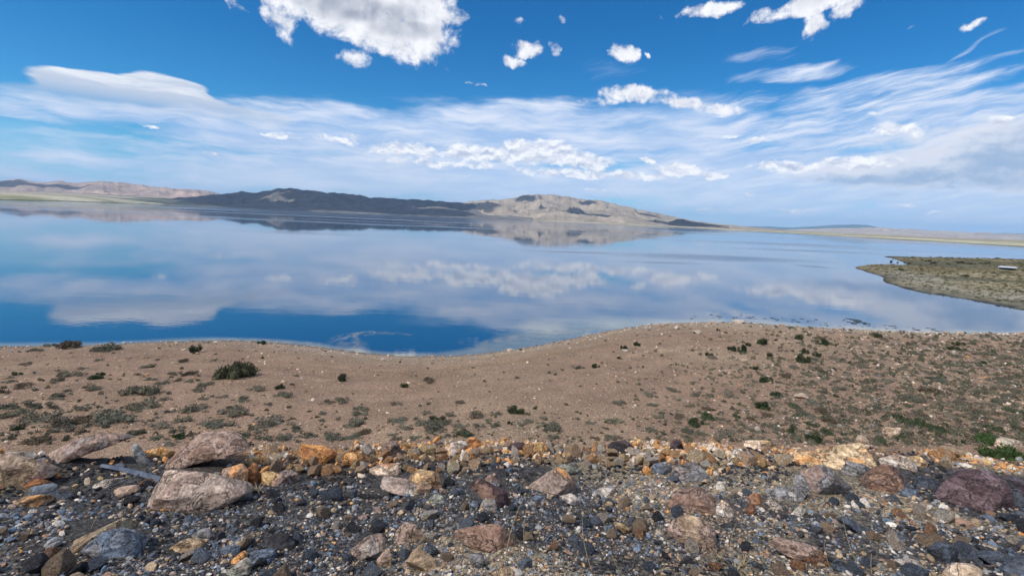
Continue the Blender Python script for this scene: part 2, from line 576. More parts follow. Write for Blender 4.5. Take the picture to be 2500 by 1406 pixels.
soil = np.array([0.37, 0.25, 0.172]); sand = np.array([0.41, 0.295, 0.20]); pale = np.array([0.47, 0.39, 0.305]); dark = np.array([0.082, 0.076, 0.072]); tan_ = np.array([0.30, 0.25, 0.175])
f1 = fbm(x_ * 0.12, y_ * 0.12, oct=5)[:, None]; f2 = fbm(x_ * 0.9 + 5, y_ * 0.9, oct=5)[:, None]
gc = soil + (sand - soil) * np.clip((f1 - 0.42) * 3.0, 0, 1)
gc = gc * (0.72 + 0.5 * f2)
gc = gc * (0.80 + 0.40 * fbm(x_ * 0.10, dsh * 1.3, oct=4)[:, None])          # old waterlines
bw = np.clip(1 - dsh / 4.5, 0, 1)[:, None] * np.clip((x_[:, None] + 26) / 12, 0.25, 1)
gc = gc + (pale - gc) * bw * 0.75
track = (np.exp(-((dsh - 4.4 - 0.06 * (x_ - 5)) / 0.38) ** 2) * np.clip((x_ - 2) / 4, 0, 1) * np.clip((27 - x_) / 5, 0, 1))[:, None]
gc = gc + (pale * 0.95 - gc) * track * 0.55
strip = (np.exp(-((dsh - 2.3 - 0.6 * np.sin(x_ * 0.3)) / 0.5) ** 2) + np.exp(-((dsh - 5.2 + 0.07 * x_) / 0.45) ** 2) * np.exp(-((x_ - 5) / 9) ** 2))[:, None] * np.exp(-((x_ - 2) / 12) ** 2)[:, None]
gc = gc + (np.array([0.30, 0.22, 0.09]) - gc) * np.clip(strip * (f2 * 2.2 - 0.5), 0, 0.8)
gc = gc * (1 - 0.55 * np.clip((0.75 - dsh - 0.5 * (f2[:, 0] - 0.5)) / 0.4, 0, 1))[:, None]      # wet margin
emb = np.clip((yc_ + 0.35 - y_) / 0.5, 0, 1)[:, None]
sandy = np.clip((fbm(x_ * 0.55 + 2, y_ * 0.75 + 4, oct=4)[:, None] - 0.45) * 6, 0, 1)
gc = gc * (1 - emb) + emb * (dark + (tan_ - dark) * sandy * 0.9)
rub = (np.exp(-((y_ - yc_ + 0.15) / 0.55) ** 2) * np.clip((x_ + 4.0) / 1.0, 0, 1))[:, None]
gc = gc + (np.array([0.36, 0.20, 0.09]) - gc) * rub * 0.85
g_me = mesh_np('ground', gv, gf, True, gc)

g_mat, nt, b = new_mat('gravelly_soil')
P = pos(nt)
base = attr(nt, 'tint')
n1 = nt.noise(P, 9.0, 5, 0.65)
n2 = nt.noise(P, 55.0, 3, 0.6)
vor = nt.voro(P, 7.0, 'F1', 'Color')
vr, vg, vb_ = nt.sep(nt.vmath('ADD', vor, (0, 0, 0)))
peb = nt.ss(vr, 0.72, 0.80) * nt.ss(nt.voro(P, 7.0), 0.42, 0.22)
c = nt.mix(1.0, base, nt.mix(nt.ss(n1, 0.3, 0.7), (0.68, 0.66, 0.66), (1.25, 1.24, 1.2)), 'MULTIPLY')
c = nt.mix(1.0, c, nt.mix(nt.ss(n2, 0.3, 0.7), (0.72, 0.72, 0.74), (1.26, 1.25, 1.22)), 'MULTIPLY')
c = nt.mix(peb * 0.55, c, nt.mix(vg, (0.46, 0.38, 0.30), (0.16, 0.13, 0.11)))
grit = nt.sep(nt.vmath('ADD', nt.voro(P, 48.0, 'F1', 'Color'), (0, 0, 0)))
c = nt.mix(1.0, c, nt.mix(nt.ss(grit[0], 0.2, 0.95), (0.55, 0.54, 0.55), (1.55, 1.52, 1.45)), 'MULTIPLY')
nt.put(b.inputs['Base Color'], c)
bump(nt, b, n1 * 0.6 + n2 * 0.35 + peb * 0.5 + grit[1] * 0.35, 1.0, 0.05)
put('ground', g_me, g_mat, kind='structure')

# ---- lake
lr = np.concatenate([np.geomspace(3, 90, 170), np.geomspace(95, 30000, 50)])
la_ = np.radians(np.linspace(-90, 90, 361))
AA, RR = np.meshgrid(la_, lr, indexing='ij')
lv = np.stack([np.sin(AA) * RR, 18 + np.cos(AA) * RR, np.zeros_like(AA)], -1).reshape(-1, 3)
# the bed shows through where the water is thin
off_sh = lv[:, 1] - shoreY(lv[:, 0])
wid_sh = 1.0 + 9.0 * np.exp(-((lv[:, 0] - 6.0) / 8.0) ** 4) + 1.6 * np.exp(-((lv[:, 0] - 30) / 14.0) ** 2)
wid_sh = wid_sh * (0.6 + 0.8 * fbm(lv[:, 0] * 0.25, lv[:, 1] * 0.25, oct=4))
sh_ = np.clip(1.25 - off_sh / wid_sh, 0, 1)
sh_ = sh_ * sh_ * (3 - 2 * sh_)
bed = np.array([0.21, 0.21, 0.16]) * (0.7 + 0.6 * fbm(lv[:, 0] * 0.8, lv[:, 1] * 1.5, oct=4))[:, None]
l_me = mesh_np('lake', lv, grid_faces(len(la_), len(lr))[:, ::-1], True, np.array(WATER_COL)[None] * (1 - sh_[:, None]) + bed * sh_[:, None])
l_mat, nt, b = new_mat('lake_water')
P = pos(nt)
px_, py_, pz_ = nt.sep(P)
# calm surface: tiny ripples, with wind-ruffled lanes
w1 = nt.noise(P, 1.7, 3, 0.55)
w2 = nt.noise(nt.vmath('MULTIPLY', P, (0.12, 0.42, 1)), 1.0, 3, 0.5)
lane_v = nt.xyz(nt.math('MULTIPLY', px_, 0.0016), nt.math('MULTIPLY', py_, 0.0085), 0.0)
lane = nt.noise(lane_v, 1.0, 4, 0.55)
dist = nt.vmath('LENGTH', P)
lanes = nt.ss(lane, LANE0, LANE1) * nt.ss(dist, 140.0, 320.0) * 0.35
edge = (lane - 0.5) * 2.4
for (xa, ya, xb, yb2, half) in [(1400, 621, 2010, 636, 9), (1440, 638, 1800, 646, 5), (1560, 597, 2330, 626, 4), (1930, 649, 2040, 653, 4), (1620, 585, 2200, 606, 2.5), (1240, 612, 1560, 620, 3)]:
    qa, qb = hit_plane(xa, ya), hit_plane(xb, yb2)
    cq = (qa + qb) / 2; ex = (qb - qa) / 2; hw = np.linalg.norm(hit_plane((xa + xb) / 2, (ya + yb2) / 2 - half) - cq)
    mp = nt.mapping(P, (cq[0], cq[1], 0), (0, 0, math.atan2(ex[1], ex[0])), (float(np.linalg.norm(ex)), float(hw), 1e6))
    lanes = lanes.max(nt.ss(1.0 - nt.vmath('LENGTH', mp) + edge, -0.15, 1.0) * 0.8)
nt.put(b.inputs['Base Color'], attr(nt, 'tint'))
b.inputs['IOR'].default_value = WATER_IOR
b.inputs['Specular IOR Level'].default_value = 0.5
nt.put(b.inputs['Roughness'], lanes * 0.24 + nt.ss(dist, 30.0, 900.0) * 0.02 + 0.02)
n = nt.node('ShaderNodeBump'); n.inputs['Distance'].default_value = 0.05
nt.put(n.inputs['Strength'], nt.ss(dist, 400.0, 20.0) * 0.10 + lanes * 0.6 + 0.02)
nt.put(n.inputs['Height'], w1 * 0.35 + w2)
nt.l.new(n.outputs[0], b.inputs['Normal'])
put('lake', l_me, l_mat, kind='structure')

# ---- far shore flats: from the waterline to the foot of the hills
fs_px = [(-900, 462), (-400, 474), (0, 489), (150, 492), (300, 496), (450, 501), (600, 507), (800, 515), (1000, 524), (1250, 536), (1500, 548), (1800, 563), (2000, 574), (2200, 586), (2500, 603), (2900, 628), (3600, 672)]
fa, fd = [], []
for p in fs_px:
    d = pdir(*p)
    fa.append(math.atan2(d[0], d[1])); fd.append(min(CAM_H / max(-d[2] / math.hypot(d[0], d[1]), 1e-4), 5200.0))
fa, fd = np.array(fa), np.array(fd)
aa = np.linspace(fa[0], fa[-1], 900)
sd_ = np.interp(aa, fa, fd)
sd_ = np.convolve(np.pad(sd_, 30, mode='edge'), np.ones(61) / 61, 'valid')
sd_ = sd_ * (1 + 0.05 * (fbm(aa * 40, aa * 0, oct=5) - 0.5) + 0.02 * (fbm(aa * 250, aa * 0 + 3, oct=3) - 0.5))
# height of the flats' upper edge above the lake at the foot of the hills (seen just over the horizon)
ft_px = [(-900, 440), (0, 468), (200, 472), (400, 481), (600, 501), (800, 513), (1000, 523), (1250, 531), (1500, 544), (1700, 555), (1900, 564), (2100, 571), (2300, 580), (2500, 587), (3600, 640)]
ta, te = [], []
for p in ft_px:
    d = pdir(*p); ta.append(math.atan2(d[0], d[1])); te.append(math.asin(d[2]))
FD = 9000.0
ftan = np.tan(np.interp(aa, ta, te))
tt = np.concatenate([np.linspace(0, 1, 60) ** 2.2])
TT, AA = np.meshgrid(tt, aa)
SD = sd_[:, None] + 0 * TT
DD = SD + (FD - SD) * TT
top = np.maximum(FD * ftan[:, None] + CAM_H, 6.0)
ZZ = top * TT ** 0.8 + 0.9 * (1 - np.exp(-(DD - SD) / 60.0))
fx, fy = np.sin(AA) * DD, np.cos(AA) * DD
ZZ = ZZ + (fbm(fx * 0.004, fy * 0.004, oct=4) - 0.5) * np.clip((DD - SD) / 300, 0, 1) * 5
ZZ[:, 0] = -0.4
fv = np.stack([fx, fy, ZZ], -1).reshape(-1, 3)
inl = (DD - SD).ravel(); azd = np.degrees(AA).ravel()
fn = fbm(fx.ravel() * 0.0016, fy.ravel() * 0.006, oct=5)
green = np.array([0.185, 0.185, 0.105]); fsand = np.array([0.36, 0.33, 0.25]); steppe = np.array([0.26, 0.225, 0.165]); darkg = np.array([0.085, 0.095, 0.055])
fc = green[None] + (fsand - green)[None] * np.clip((fn - 0.40) * 4, 0, 1)[:, None]
fc = np.where((inl < 45)[:, None], darkg[None] * 1.0 + 0.0 * fc, fc)
m_sand = np.exp(-((inl - 420) / 260) ** 2)[:, None] * np.clip((azd + 6) / 8, 0, 1)[:, None]
fc = fc + (fsand[None] * 1.1 - fc) * m_sand * 0.9
m_st = np.clip((inl - 900) / 2200, 0, 1)[:, None]
fc = fc + ((steppe[None] * (0.75 + 0.5 * fn[:, None])) - fc) * m_st
fc = fc * (0.8 + 0.4 * vnoise(fx.ravel() * 0.02, fy.ravel() * 0.05))[:, None]
f_me = mesh_np('far_shore', fv, grid_faces(len(aa), len(tt))[:, ::-1], True, fc)


def tint_mat(name, s1=0.02, s2=0.004, a1=(0.8, 0.8, 0.8), a2=(1.2, 1.2, 1.2), bd=0.0):
    mt, nt, b = new_mat(name)
    P = pos(nt)
    n1 = nt.noise(P, s1, 5, 0.62)
    c = nt.mix(1.0, attr(nt, 'tint'), nt.mix(nt.ss(n1, 0.3, 0.7), a1, a2), 'MULTIPLY')
    nt.put(b.inputs['Base Color'], c)
    b.inputs['Specular IOR Level'].default_value = 0.1
    if bd: bump(nt, b, nt.noise(P, s2, 6, 0.65), 1.0, bd)
    return mt


hill_mat = tint_mat('desert_hill', 0.012, 0.008, (0.78, 0.78, 0.80), (1.22, 1.20, 1.17), 9.0)
put('far_shore', f_me, tint_mat('salt_flat_and_scrub', 0.03), kind='structure')


# ---- mountain ranges
def hills(name, px, dist, depth, c1, c2, seed, foot=0.0, rough=0.34, na=520, nr=90, wl=1.0, mat=None):
    a, el = [], []
    for p in px:
        d = pdir(*p); a.append(math.atan2(d[0], d[1])); el.append(d[2] / math.hypot(d[0], d[1]))
    a, el = np.array(a), np.array(el)
    az = np.linspace(a[0], a[-1], na)
    target = np.interp(az, a, el)
    base_t = target.copy()
    target = target + (fbm(az * 70 / wl, az * 0 + seed, oct=5, gain=0.45) - 0.5) * 0.0034 * np.clip(target * 60, 0.1, 1)
    t = np.concatenate([np.linspace(0, 1, int(nr * 0.75)), np.linspace(1, 1.7, nr // 4 + 1)[1:]])
    T, AZm = np.meshgrid(t, az)
    Dm = dist * (1 - depth + depth * T)
    X, Y = np.sin(AZm) * Dm, np.cos(AZm) * Dm
    prof = np.where(T < 1, T ** 1.25 * (0.55 + 0.45 * T), np.clip(1 - (T - 1) * 1.1, 0, 1))
    hc = np.maximum(target * dist + CAM_H - foot, 4.0)[:, None]
    s = 1 / (900.0 * wl)
    wx = fbm(X * s * 0.9 + seed, Y * s * 0.9, oct=3) - 0.5
    rid = fbm(X * s * 0.7 + seed * 3.1 + 1.6 * wx, Y * s * 0.8 - 1.6 * wx, oct=6, ridged=True, gain=0.46)
    big = fbm(X * s * 0.45 - seed, Y * s * 0.45 + seed, oct=3)
    env = np.clip(T * 2.2, 0, 1) * np.where(T < 1, 1, np.clip(1.6 - T * 0.6, 0, 1))
    h = hc * prof * (1 + (big - 0.5) * 1.3 * env) + hc * env * (rid - 0.60) * rough * 3.0 * (1.05 - 0.45 * np.clip(T, 0, 1))
    h = np.maximum(h, hc * 0.02 * T)
    e = (h + foot - CAM_H) / Dm                      # bring each skyline to its true height
    mx = e.max(1)
    sm = lambda q, w_: np.convolve(np.pad(q, w_, mode='edge'), np.ones(2 * w_ + 1) / (2 * w_ + 1), 'valid')
    h = h + (sm(base_t - mx, 20)[:, None] * Dm) * np.clip(T * 1.3, 0, 1)
    h = np.maximum(h, hc * 0.015 * T)
    mx = ((h + foot - CAM_H) / Dm).max(1)
    h = h + (sm(target - mx, 2)[:, None] * Dm) * np.clip(T, 0, 1) ** 3
    Z = foot + h
    Z[:, 0] = foot - 30
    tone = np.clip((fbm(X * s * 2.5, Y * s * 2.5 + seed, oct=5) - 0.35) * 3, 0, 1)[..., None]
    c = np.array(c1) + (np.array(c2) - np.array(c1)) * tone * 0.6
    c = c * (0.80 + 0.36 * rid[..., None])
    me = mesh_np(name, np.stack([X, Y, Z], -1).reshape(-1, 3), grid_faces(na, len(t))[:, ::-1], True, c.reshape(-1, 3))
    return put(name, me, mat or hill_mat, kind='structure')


hills('hills', [(-500, 455), (-250, 447), (-100, 450), (0, 443), (50, 439), (100, 445), (150, 443), (200, 447), (245, 442), (300, 446), (370, 455), (430, 460), (480, 464), (520, 468), (545, 475), (600, 487), (680, 504)],
      12500, 0.34, (0.35, 0.262, 0.212), (0.22, 0.182, 0.152), 2.0, foot=40, rough=0.40, wl=1.0)
hills('hills', [(330, 496), (380, 491), (430, 483), (480, 479), (520, 475), (560, 473), (590, 468), (620, 471), (650, 466), (690, 460), (710, 458), (740, 464), (790, 468), (850, 474), (880, 476), (905, 483), (950, 484), (1000, 487), (1050, 489), (1100, 493), (1150, 499), (1230, 512), (1300, 524)],
      7600, 0.34, (0.135, 0.128, 0.122), (0.088, 0.086, 0.088), 5.0, foot=6, rough=0.44, wl=0.8)
hills('hills', [(990, 515), (1050, 504), (1100, 497), (1150, 491), (1200, 488), (1240, 485), (1280, 477), (1310, 475), (1350, 476), (1390, 481), (1430, 487), (1470, 490), (1520, 502), (1560, 512), (1600, 520), (1650, 530), (1680, 537), (1700, 541), (1750, 546), (1800, 551), (1850, 556), (1920, 562)],
      8200, 0.36, (0.27, 0.228, 0.18), (0.165, 0.142, 0.118), 9.0, foot=6, rough=0.42, wl=0.8)
hills('hill', [(1590, 547), (1630, 543), (1645, 538), (1658, 534), (1672, 536), (1690, 541), (1730, 547), (1780, 552)],
      6300, 0.05, (0.15, 0.125, 0.105), (0.12, 0.10, 0.085), 13.0, foot=3, rough=0.12, na=90, nr=30, wl=0.4)
hills('hills', [(1780, 556), (1830, 553), (1880, 553), (1930, 556), (1960, 554), (1990, 552), (2040, 549), (2090, 547), (2120, 549), (2150, 555), (2210, 566), (2300, 569), (2400, 569), (2470, 569), (2550, 571), (2700, 580)],
      26000, 0.18, (0.10, 0.13, 0.12), (0.075, 0.10, 0.095), 17.0, foot=20, rough=0.22, na=260, wl=2.0)
hills('hills', [(1840, 566), (1900, 562), (1960, 559), (2060, 557), (2150, 555), (2200, 559), (2260, 562), (2330, 565), (2400, 568), (2440, 570), (2500, 571), (2600, 576), (2800, 588)],
      15000, 0.22, (0.33, 0.285, 0.235), (0.26, 0.22, 0.19), 21.0, foot=15, rough=0.30, na=360, wl=1.0)

# ---- low peninsula on the right
pen_px = [(2150, 626), (2172, 628), (2185, 633), (2205, 640), (2215, 646), (2198, 648), (2160, 647), (2120, 647), (2096, 650), (2090, 654), (2105, 661), (2128, 667), (2150, 675), (2160, 681), (2155, 687), (2168, 692), (2200, 702), (2240, 711), (2300, 719), (2360, 729), (2420, 741), (2500, 756)]
pen = [hit_plane(*p) for p in pen_px]
far_edge = [hit_plane(x, y) for x, y in [(2500, 634), (2400, 632), (2300, 630), (2210, 628)]]
poly = np.array(pen + [np.array([190, 118]), np.array([300, 150]), np.array([420, 210])] + [np.array([400, 330])] + far_edge)


def poly_sdf(x, y, poly):
    x = x.ravel(); y = y.ravel()
    dmin = np.full(x.shape, 1e9); ins = np.zeros(x.shape, bool)
    n_ = len(poly)
    for i in range(n_):
        a, b_ = poly[i], poly[(i + 1) % n_]
        e = b_ - a
        t = np.clip(((x - a[0]) * e[0] + (y - a[1]) * e[1]) / (e @ e), 0, 1)
        dmin = np.minimum(dmin, np.hypot(x - a[0] - e[0] * t, y - a[1] - e[1] * t))
        cond = ((a[1] > y) != (b_[1] > y)) & (x < (b_[0] - a[0]) * (y - a[1]) / (b_[1] - a[1] + 1e-12) + a[0])
        ins ^= cond
    return np.where(ins, dmin, -dmin)


def pen_height(x, y):
    s = poly_sdf(np.asarray(x, float), np.asarray(y, float), poly).reshape(np.shape(x))
    s = s + (fbm(np.asarray(x) * 0.25, np.asarray(y) * 0.25, oct=3) - 0.5) * 1.6
    z = np.where(s > 0, 0.45 * (1 - np.exp(-s / 1.2)) + 0.012 * np.clip(s, 0, 40), s * 0.25)
    z = z + (fbm(np.asarray(x) * 0.12, np.asarray(y) * 0.12, oct=4) - 0.5) * 0.5 * np.clip(s / 5, 0, 1)
    return np.maximum(z, -1.0), s


xs = np.linspace(70, 430, 320); ys = np.linspace(60, 345, 300)
PX, PY = np.meshgrid(xs, ys, indexing='ij')
PZ, PS = pen_height(PX, PY)
pv = np.stack([PX, PY, PZ], -1).reshape(-1, 3)
pf = grid_faces(len(xs), len(ys))
keep = (PS.ravel()[pf] > -4).any(1)
pf = pf[keep]
pn = fbm(PX.ravel() * 0.05, PY.ravel() * 0.10, oct=5)[:, None]; pn2 = fbm(PX.ravel() * 0.5, PY.ravel() * 0.5, oct=4)[:, None]
olive = np.array([0.185, 0.152, 0.078]); straw = np.array([0.30, 0.25, 0.155]); greyg = np.array([0.10, 0.10, 0.075])
pc = olive + (straw - olive) * np.clip((pn - 0.44) * 5, 0, 1)
pc = pc + (greyg - pc) * np.clip((fbm(PX.ravel() * 0.03 + 7, PY.ravel() * 0.06, oct=3)[:, None] - 0.5) * 4, 0, 0.8)
band = np.exp(-((PS.ravel() - 7) / 5) ** 2)[:, None] * np.clip((150 - PY.ravel()) / 25, 0, 1)[:, None]
pc = pc + (np.array([0.30, 0.275, 0.215]) - pc) * band * 0.8
pc = pc * (0.65 + 0.7 * pn2)
pc = np.where(PS.ravel()[:, None] < 0.45, np.array([0.055, 0.05, 0.045]), pc)
used = np.unique(pf); remap = -np.ones(len(pv), int); remap[used] = np.arange(len(used))
p_me = mesh_np('peninsula', pv[used], remap[pf], True, pc[used])
pen_mat = tint_mat('dry_grass_flat', 0.9, 0.8, (0.6, 0.6, 0.6), (1.35, 1.33, 1.3), 0.25)
put('peninsula', p_me, pen_mat, kind='structure')


# ---- real clouds, high up and out of the frame: their shadows lie on the shore here and on the hills
def ico(sub):
    t = (1 + 5 ** 0.5) / 2
    v = [(-1, t, 0), (1, t, 0), (-1, -t, 0), (1, -t, 0), (0, -1, t), (0, 1, t), (0, -1, -t), (0, 1, -t), (t, 0, -1), (t, 0, 1), (-t, 0, -1), (-t, 0, 1)]
    v = [np.array(p) / np.linalg.norm(p) for p in v]
    f = [(0, 11, 5), (0, 5, 1), (0, 1, 7), (0, 7, 10), (0, 10, 11), (1, 5, 9), (5, 11, 4), (11, 10, 2), (10, 7, 6), (7, 1, 8), (3, 9, 4), (3, 4, 2), (3, 2, 6), (3, 6, 8), (3, 8, 9), (4, 9, 5), (2, 4, 11), (6, 2, 10), (8, 6, 7), (9, 8, 1)]
    for _ in range(sub):
        cache = {}; nf = []
        def mid(a, b):
            key = (min(a, b), max(a, b))
            if key not in cache:
                q = v[a] + v[b]; v.append(q / np.linalg.norm(q)); cache[key] = len(v) - 1
            return cache[key]
        for a, b_, c in f:
            x, y, z = mid(a, b_), mid(b_, c), mid(c, a)
            nf += [(a, x, z), (b_, y, x), (c, z, y), (x, y, z)]
        f = nf
    return np.array(v), np.array(f, np.int32)


ICO = {i: ico(i) for i in range(0, 5)}

c_mat = bpy.data.materials.new('cloud_vapour'); c_mat.use_nodes = True
nt = NT(c_mat.node_tree)
o_ = nt.node('ShaderNodeOutputMaterial'); tl = nt.node('ShaderNodeBsdfTranslucent'); tp = nt.node('ShaderNodeBsdfTransparent'); mx = nt.node('ShaderNodeMixShader')
tl.inputs[0].default_value = (0.93, 0.94, 0.96, 1)
mx.inputs[0].default_value = CLOUD_OPACITY
nt.l.new(tp.outputs[0], mx.inputs[1]); nt.l.new(tl.outputs[0], mx.inputs[2]); nt.l.new(mx.outputs[0], o_.inputs[0])
c_mat2 = c_mat.copy(); c_mat2.name = 'thick_cloud_vapour'
[n for n in c_mat2.node_tree.nodes if n.type == 'MIX_SHADER'][0].inputs[0].default_value = 0.95


def cloud(target, alt, rx, ry, rot, seed, mat, thick=0.22, ragged=0.5, tz=0.0):
    q = np.array([target[0], target[1], tz]) + sd * ((alt - tz) / sd[2])
    v, f = ICO[4]
    v = v.copy()
    a = np.arctan2(v[:, 1], v[:, 0])
    rr = 1 + (fbm(v[:, 0] * 2.2 + seed, v[:, 1] * 2.2, v[:, 2] * 2.2, oct=5, gain=0.6) - 0.5) * 2 * ragged
    v = v * rr[:, None]
    v = v * np.array([rx, ry, min(rx, ry) * thick])
    v[:, 2] = np.where(v[:, 2] < 0, v[:, 2] * 0.35, v[:, 2])
    c, s_ = math.cos(rot), math.sin(rot)
    v = np.stack([v[:, 0] * c - v[:, 1] * s_, v[:, 0] * s_ + v[:, 1] * c, v[:, 2]], -1)
    me = mesh_np('cloud', v, f, True)
    return put('cloud', me, mat, loc=tuple(q), kind='stuff')


def at_px(px, dist):
    d = pdir(px, 520); a = math.atan2(d[0], d[1])
    return np.array([math.sin(a) * dist, math.cos(a) * dist])


cloud((0, -40), 1500, 1150, 900, 0.3, 1.0, c_mat, ragged=0.25)
for (px, ds, rx, ry, seed, tz) in [(560, 6900, 850, 800, 2.0, 90), (710, 7400, 800, 560, 3.0, 170), (1000, 7100, 1050, 900, 4.0, 90), (880, 6100, 620, 300, 5.0, 0), (480, 5900, 700, 250, 6.0, 0), (1290, 8050, 170, 190, 7.0, 270),
                               (1190, 7500, 260, 200, 8.0, 140), (1480, 6700, 480, 230, 9.0, 20), (1660, 6300, 420, 260, 10.0, 20), (1440, 7900, 130, 130, 11.0, 200), (60, 11600, 900, 420, 12.0, 150), (150, 8200, 900, 320, 13.0, 30), (1570, 7700, 240, 130, 14.0, 120), (1360, 7000, 330, 170, 15.0, 40), (1760, 5600, 350, 150, 16.0, 5), (1240, 7200, 130, 120, 17.0, 90), (700, 5500, 1100, 420, 18.0, 0), (960, 5500, 800, 420, 19.0, 0)]:
    cloud(at_px(px, ds), max(3000, 0.62 * ds), rx, ry, -math.atan2(*at_px(px, ds)), seed, c_mat2, ragged=0.6, tz=tz)


# ---- the air itself: far things fade towards blue
hz = bpy.data.materials.new('air'); hz.use_nodes = True
nt = NT(hz.node_tree)
ho = nt.node('ShaderNodeOutputMaterial'); pv = nt.node('ShaderNodeVolumePrincipled')
pv.inputs['Color'].default_value = (0.38, 0.64, 1.0, 1); pv.inputs['Density'].default_value = HAZE
nt.l.new(pv.outputs[0], ho.inputs['Volume'])
hv = [(x, y, z) for z in (-8.0, 760.0) for y in (-31000.0, 31000.0) for x in (-31000.0, 31000.0)]
me = bpy.data.meshes.new('haze'); me.from_pydata(hv, [], [(0, 2, 3, 1), (4, 5, 7, 6), (0, 1, 5, 4), (2, 6, 7, 3), (0, 4, 6, 2), (1, 3, 7, 5)])
put('haze', me, hz, kind='stuff')


# ================================================================== stones
PAL = dict(pink=(.40, .285, .225), tan=(.42, .305, .195), orange=(.69, .335, .12), white=(.66, .58, .49), dark=(.050, .047, .050), maroon=(.095, .06, .06),
           blue=(.165, .205, .26), grey=(.28, .27, .265), brown=(.30, .185, .13), slate=(.095, .11, .135), yellow=(.63, .43, .21), rust=(.36, .16, .07), green=(.33, .335, .27), cream=(.71, .55, .40), black=(.024, .024, .027))

rock_mat, nt, b = new_mat('weathered_stone')
oc = objco(nt)
oi = nt.node('ShaderNodeObjectInfo')
base = E(nt, oi.outputs['Color']); rnd = E(nt, oi.outputs['Random'])
ocr = nt.vmath('ADD', oc, nt.xyz(rnd * 37.0, rnd * 91.0, rnd * 13.0))
acc = attr(nt, 'accent', 'OBJECT', 'Vector')
n1 = nt.noise(ocr, 3.6, 5, 0.62, dist=0.6)
n2 = nt.noise(ocr, 34.0, 5, 0.72)
n4 = nt.noise(ocr, 11.0, 4, 0.7, dist=0.4)
n3 = nt.noise(nt.vmath('MULTIPLY', ocr, (2.0, 2.0, 13.0)), 1.3, 5, 0.62, dist=0.8)
c = nt.mix(nt.ss(n1, 0.46, 0.62) * 0.85, base, acc)
c = nt.mix(1.0, c, nt.mix(nt.ss(n2, 0.30, 0.72), (0.62, 0.60, 0.61), (1.62, 1.60, 1.56)), 'MULTIPLY')
c = nt.mix(1.0, c, nt.mix(nt.ss(n3, 0.34, 0.64), (0.68, 0.65, 0.64), (1.32, 1.32, 1.32)), 'MULTIPLY')
c = nt.mix(1.0, c, nt.mix(nt.ss(n4, 0.36, 0.64), (0.76, 0.74, 0.73), (1.28, 1.28, 1.28)), 'MULTIPLY')
crack = nt.ss(nt.math('ABSOLUTE', n1 - 0.5), 0.018, 0.0)
c = nt.mix(crack * 0.5, c, (0.07, 0.055, 0.045))
nt.put(b.inputs['Base Color'], c)
nt.put(b.inputs['Roughness'], 0.82)
bump(nt, b, n1 * 0.5 + n2 * 0.42 + n4 * 0.5 + n3 * 0.6 - crack * 0.35, 1.0, 0.07)


def sphere_noise(v, seed, sc_, oct=4, ridged=False):
    return fbm(v[:, 0] * sc_ + seed * 7.7, v[:, 1] * sc_ - seed * 3.3, v[:, 2] * sc_ + seed, oct=oct, ridged=ridged)


def facet(v, r_, n, lo, hi, soft=40):
    ns = r_.normal(size=(n, 3)); ns /= np.linalg.norm(ns, axis=1)[:, None]
    h = r_.uniform(lo, hi, n)
    q = np.clip(v @ ns.T, 1e-3, None) / h
    return ((q ** soft).sum(1)) ** (-1 / soft)


def rock_mesh(seed, lvl=3, n=12, lo=0.55, hi=1.0, dims=(1, 1, 1), noise=0.10):
    v, f = ICO[lvl]
    r_ = np.random.default_rng(seed)
    rr = np.minimum(facet(v, r_, n, lo, hi), 1.15)
    rr = rr * (1 + (sphere_noise(v, seed, 1.8, 5) - 0.5) * 2 * noise)
    return v * rr[:, None] * np.array(dims), f


def shade_auto(me, deg=38):
    try:
        me.set_sharp_from_angle(angle=R(deg))
    except Exception:
        pass


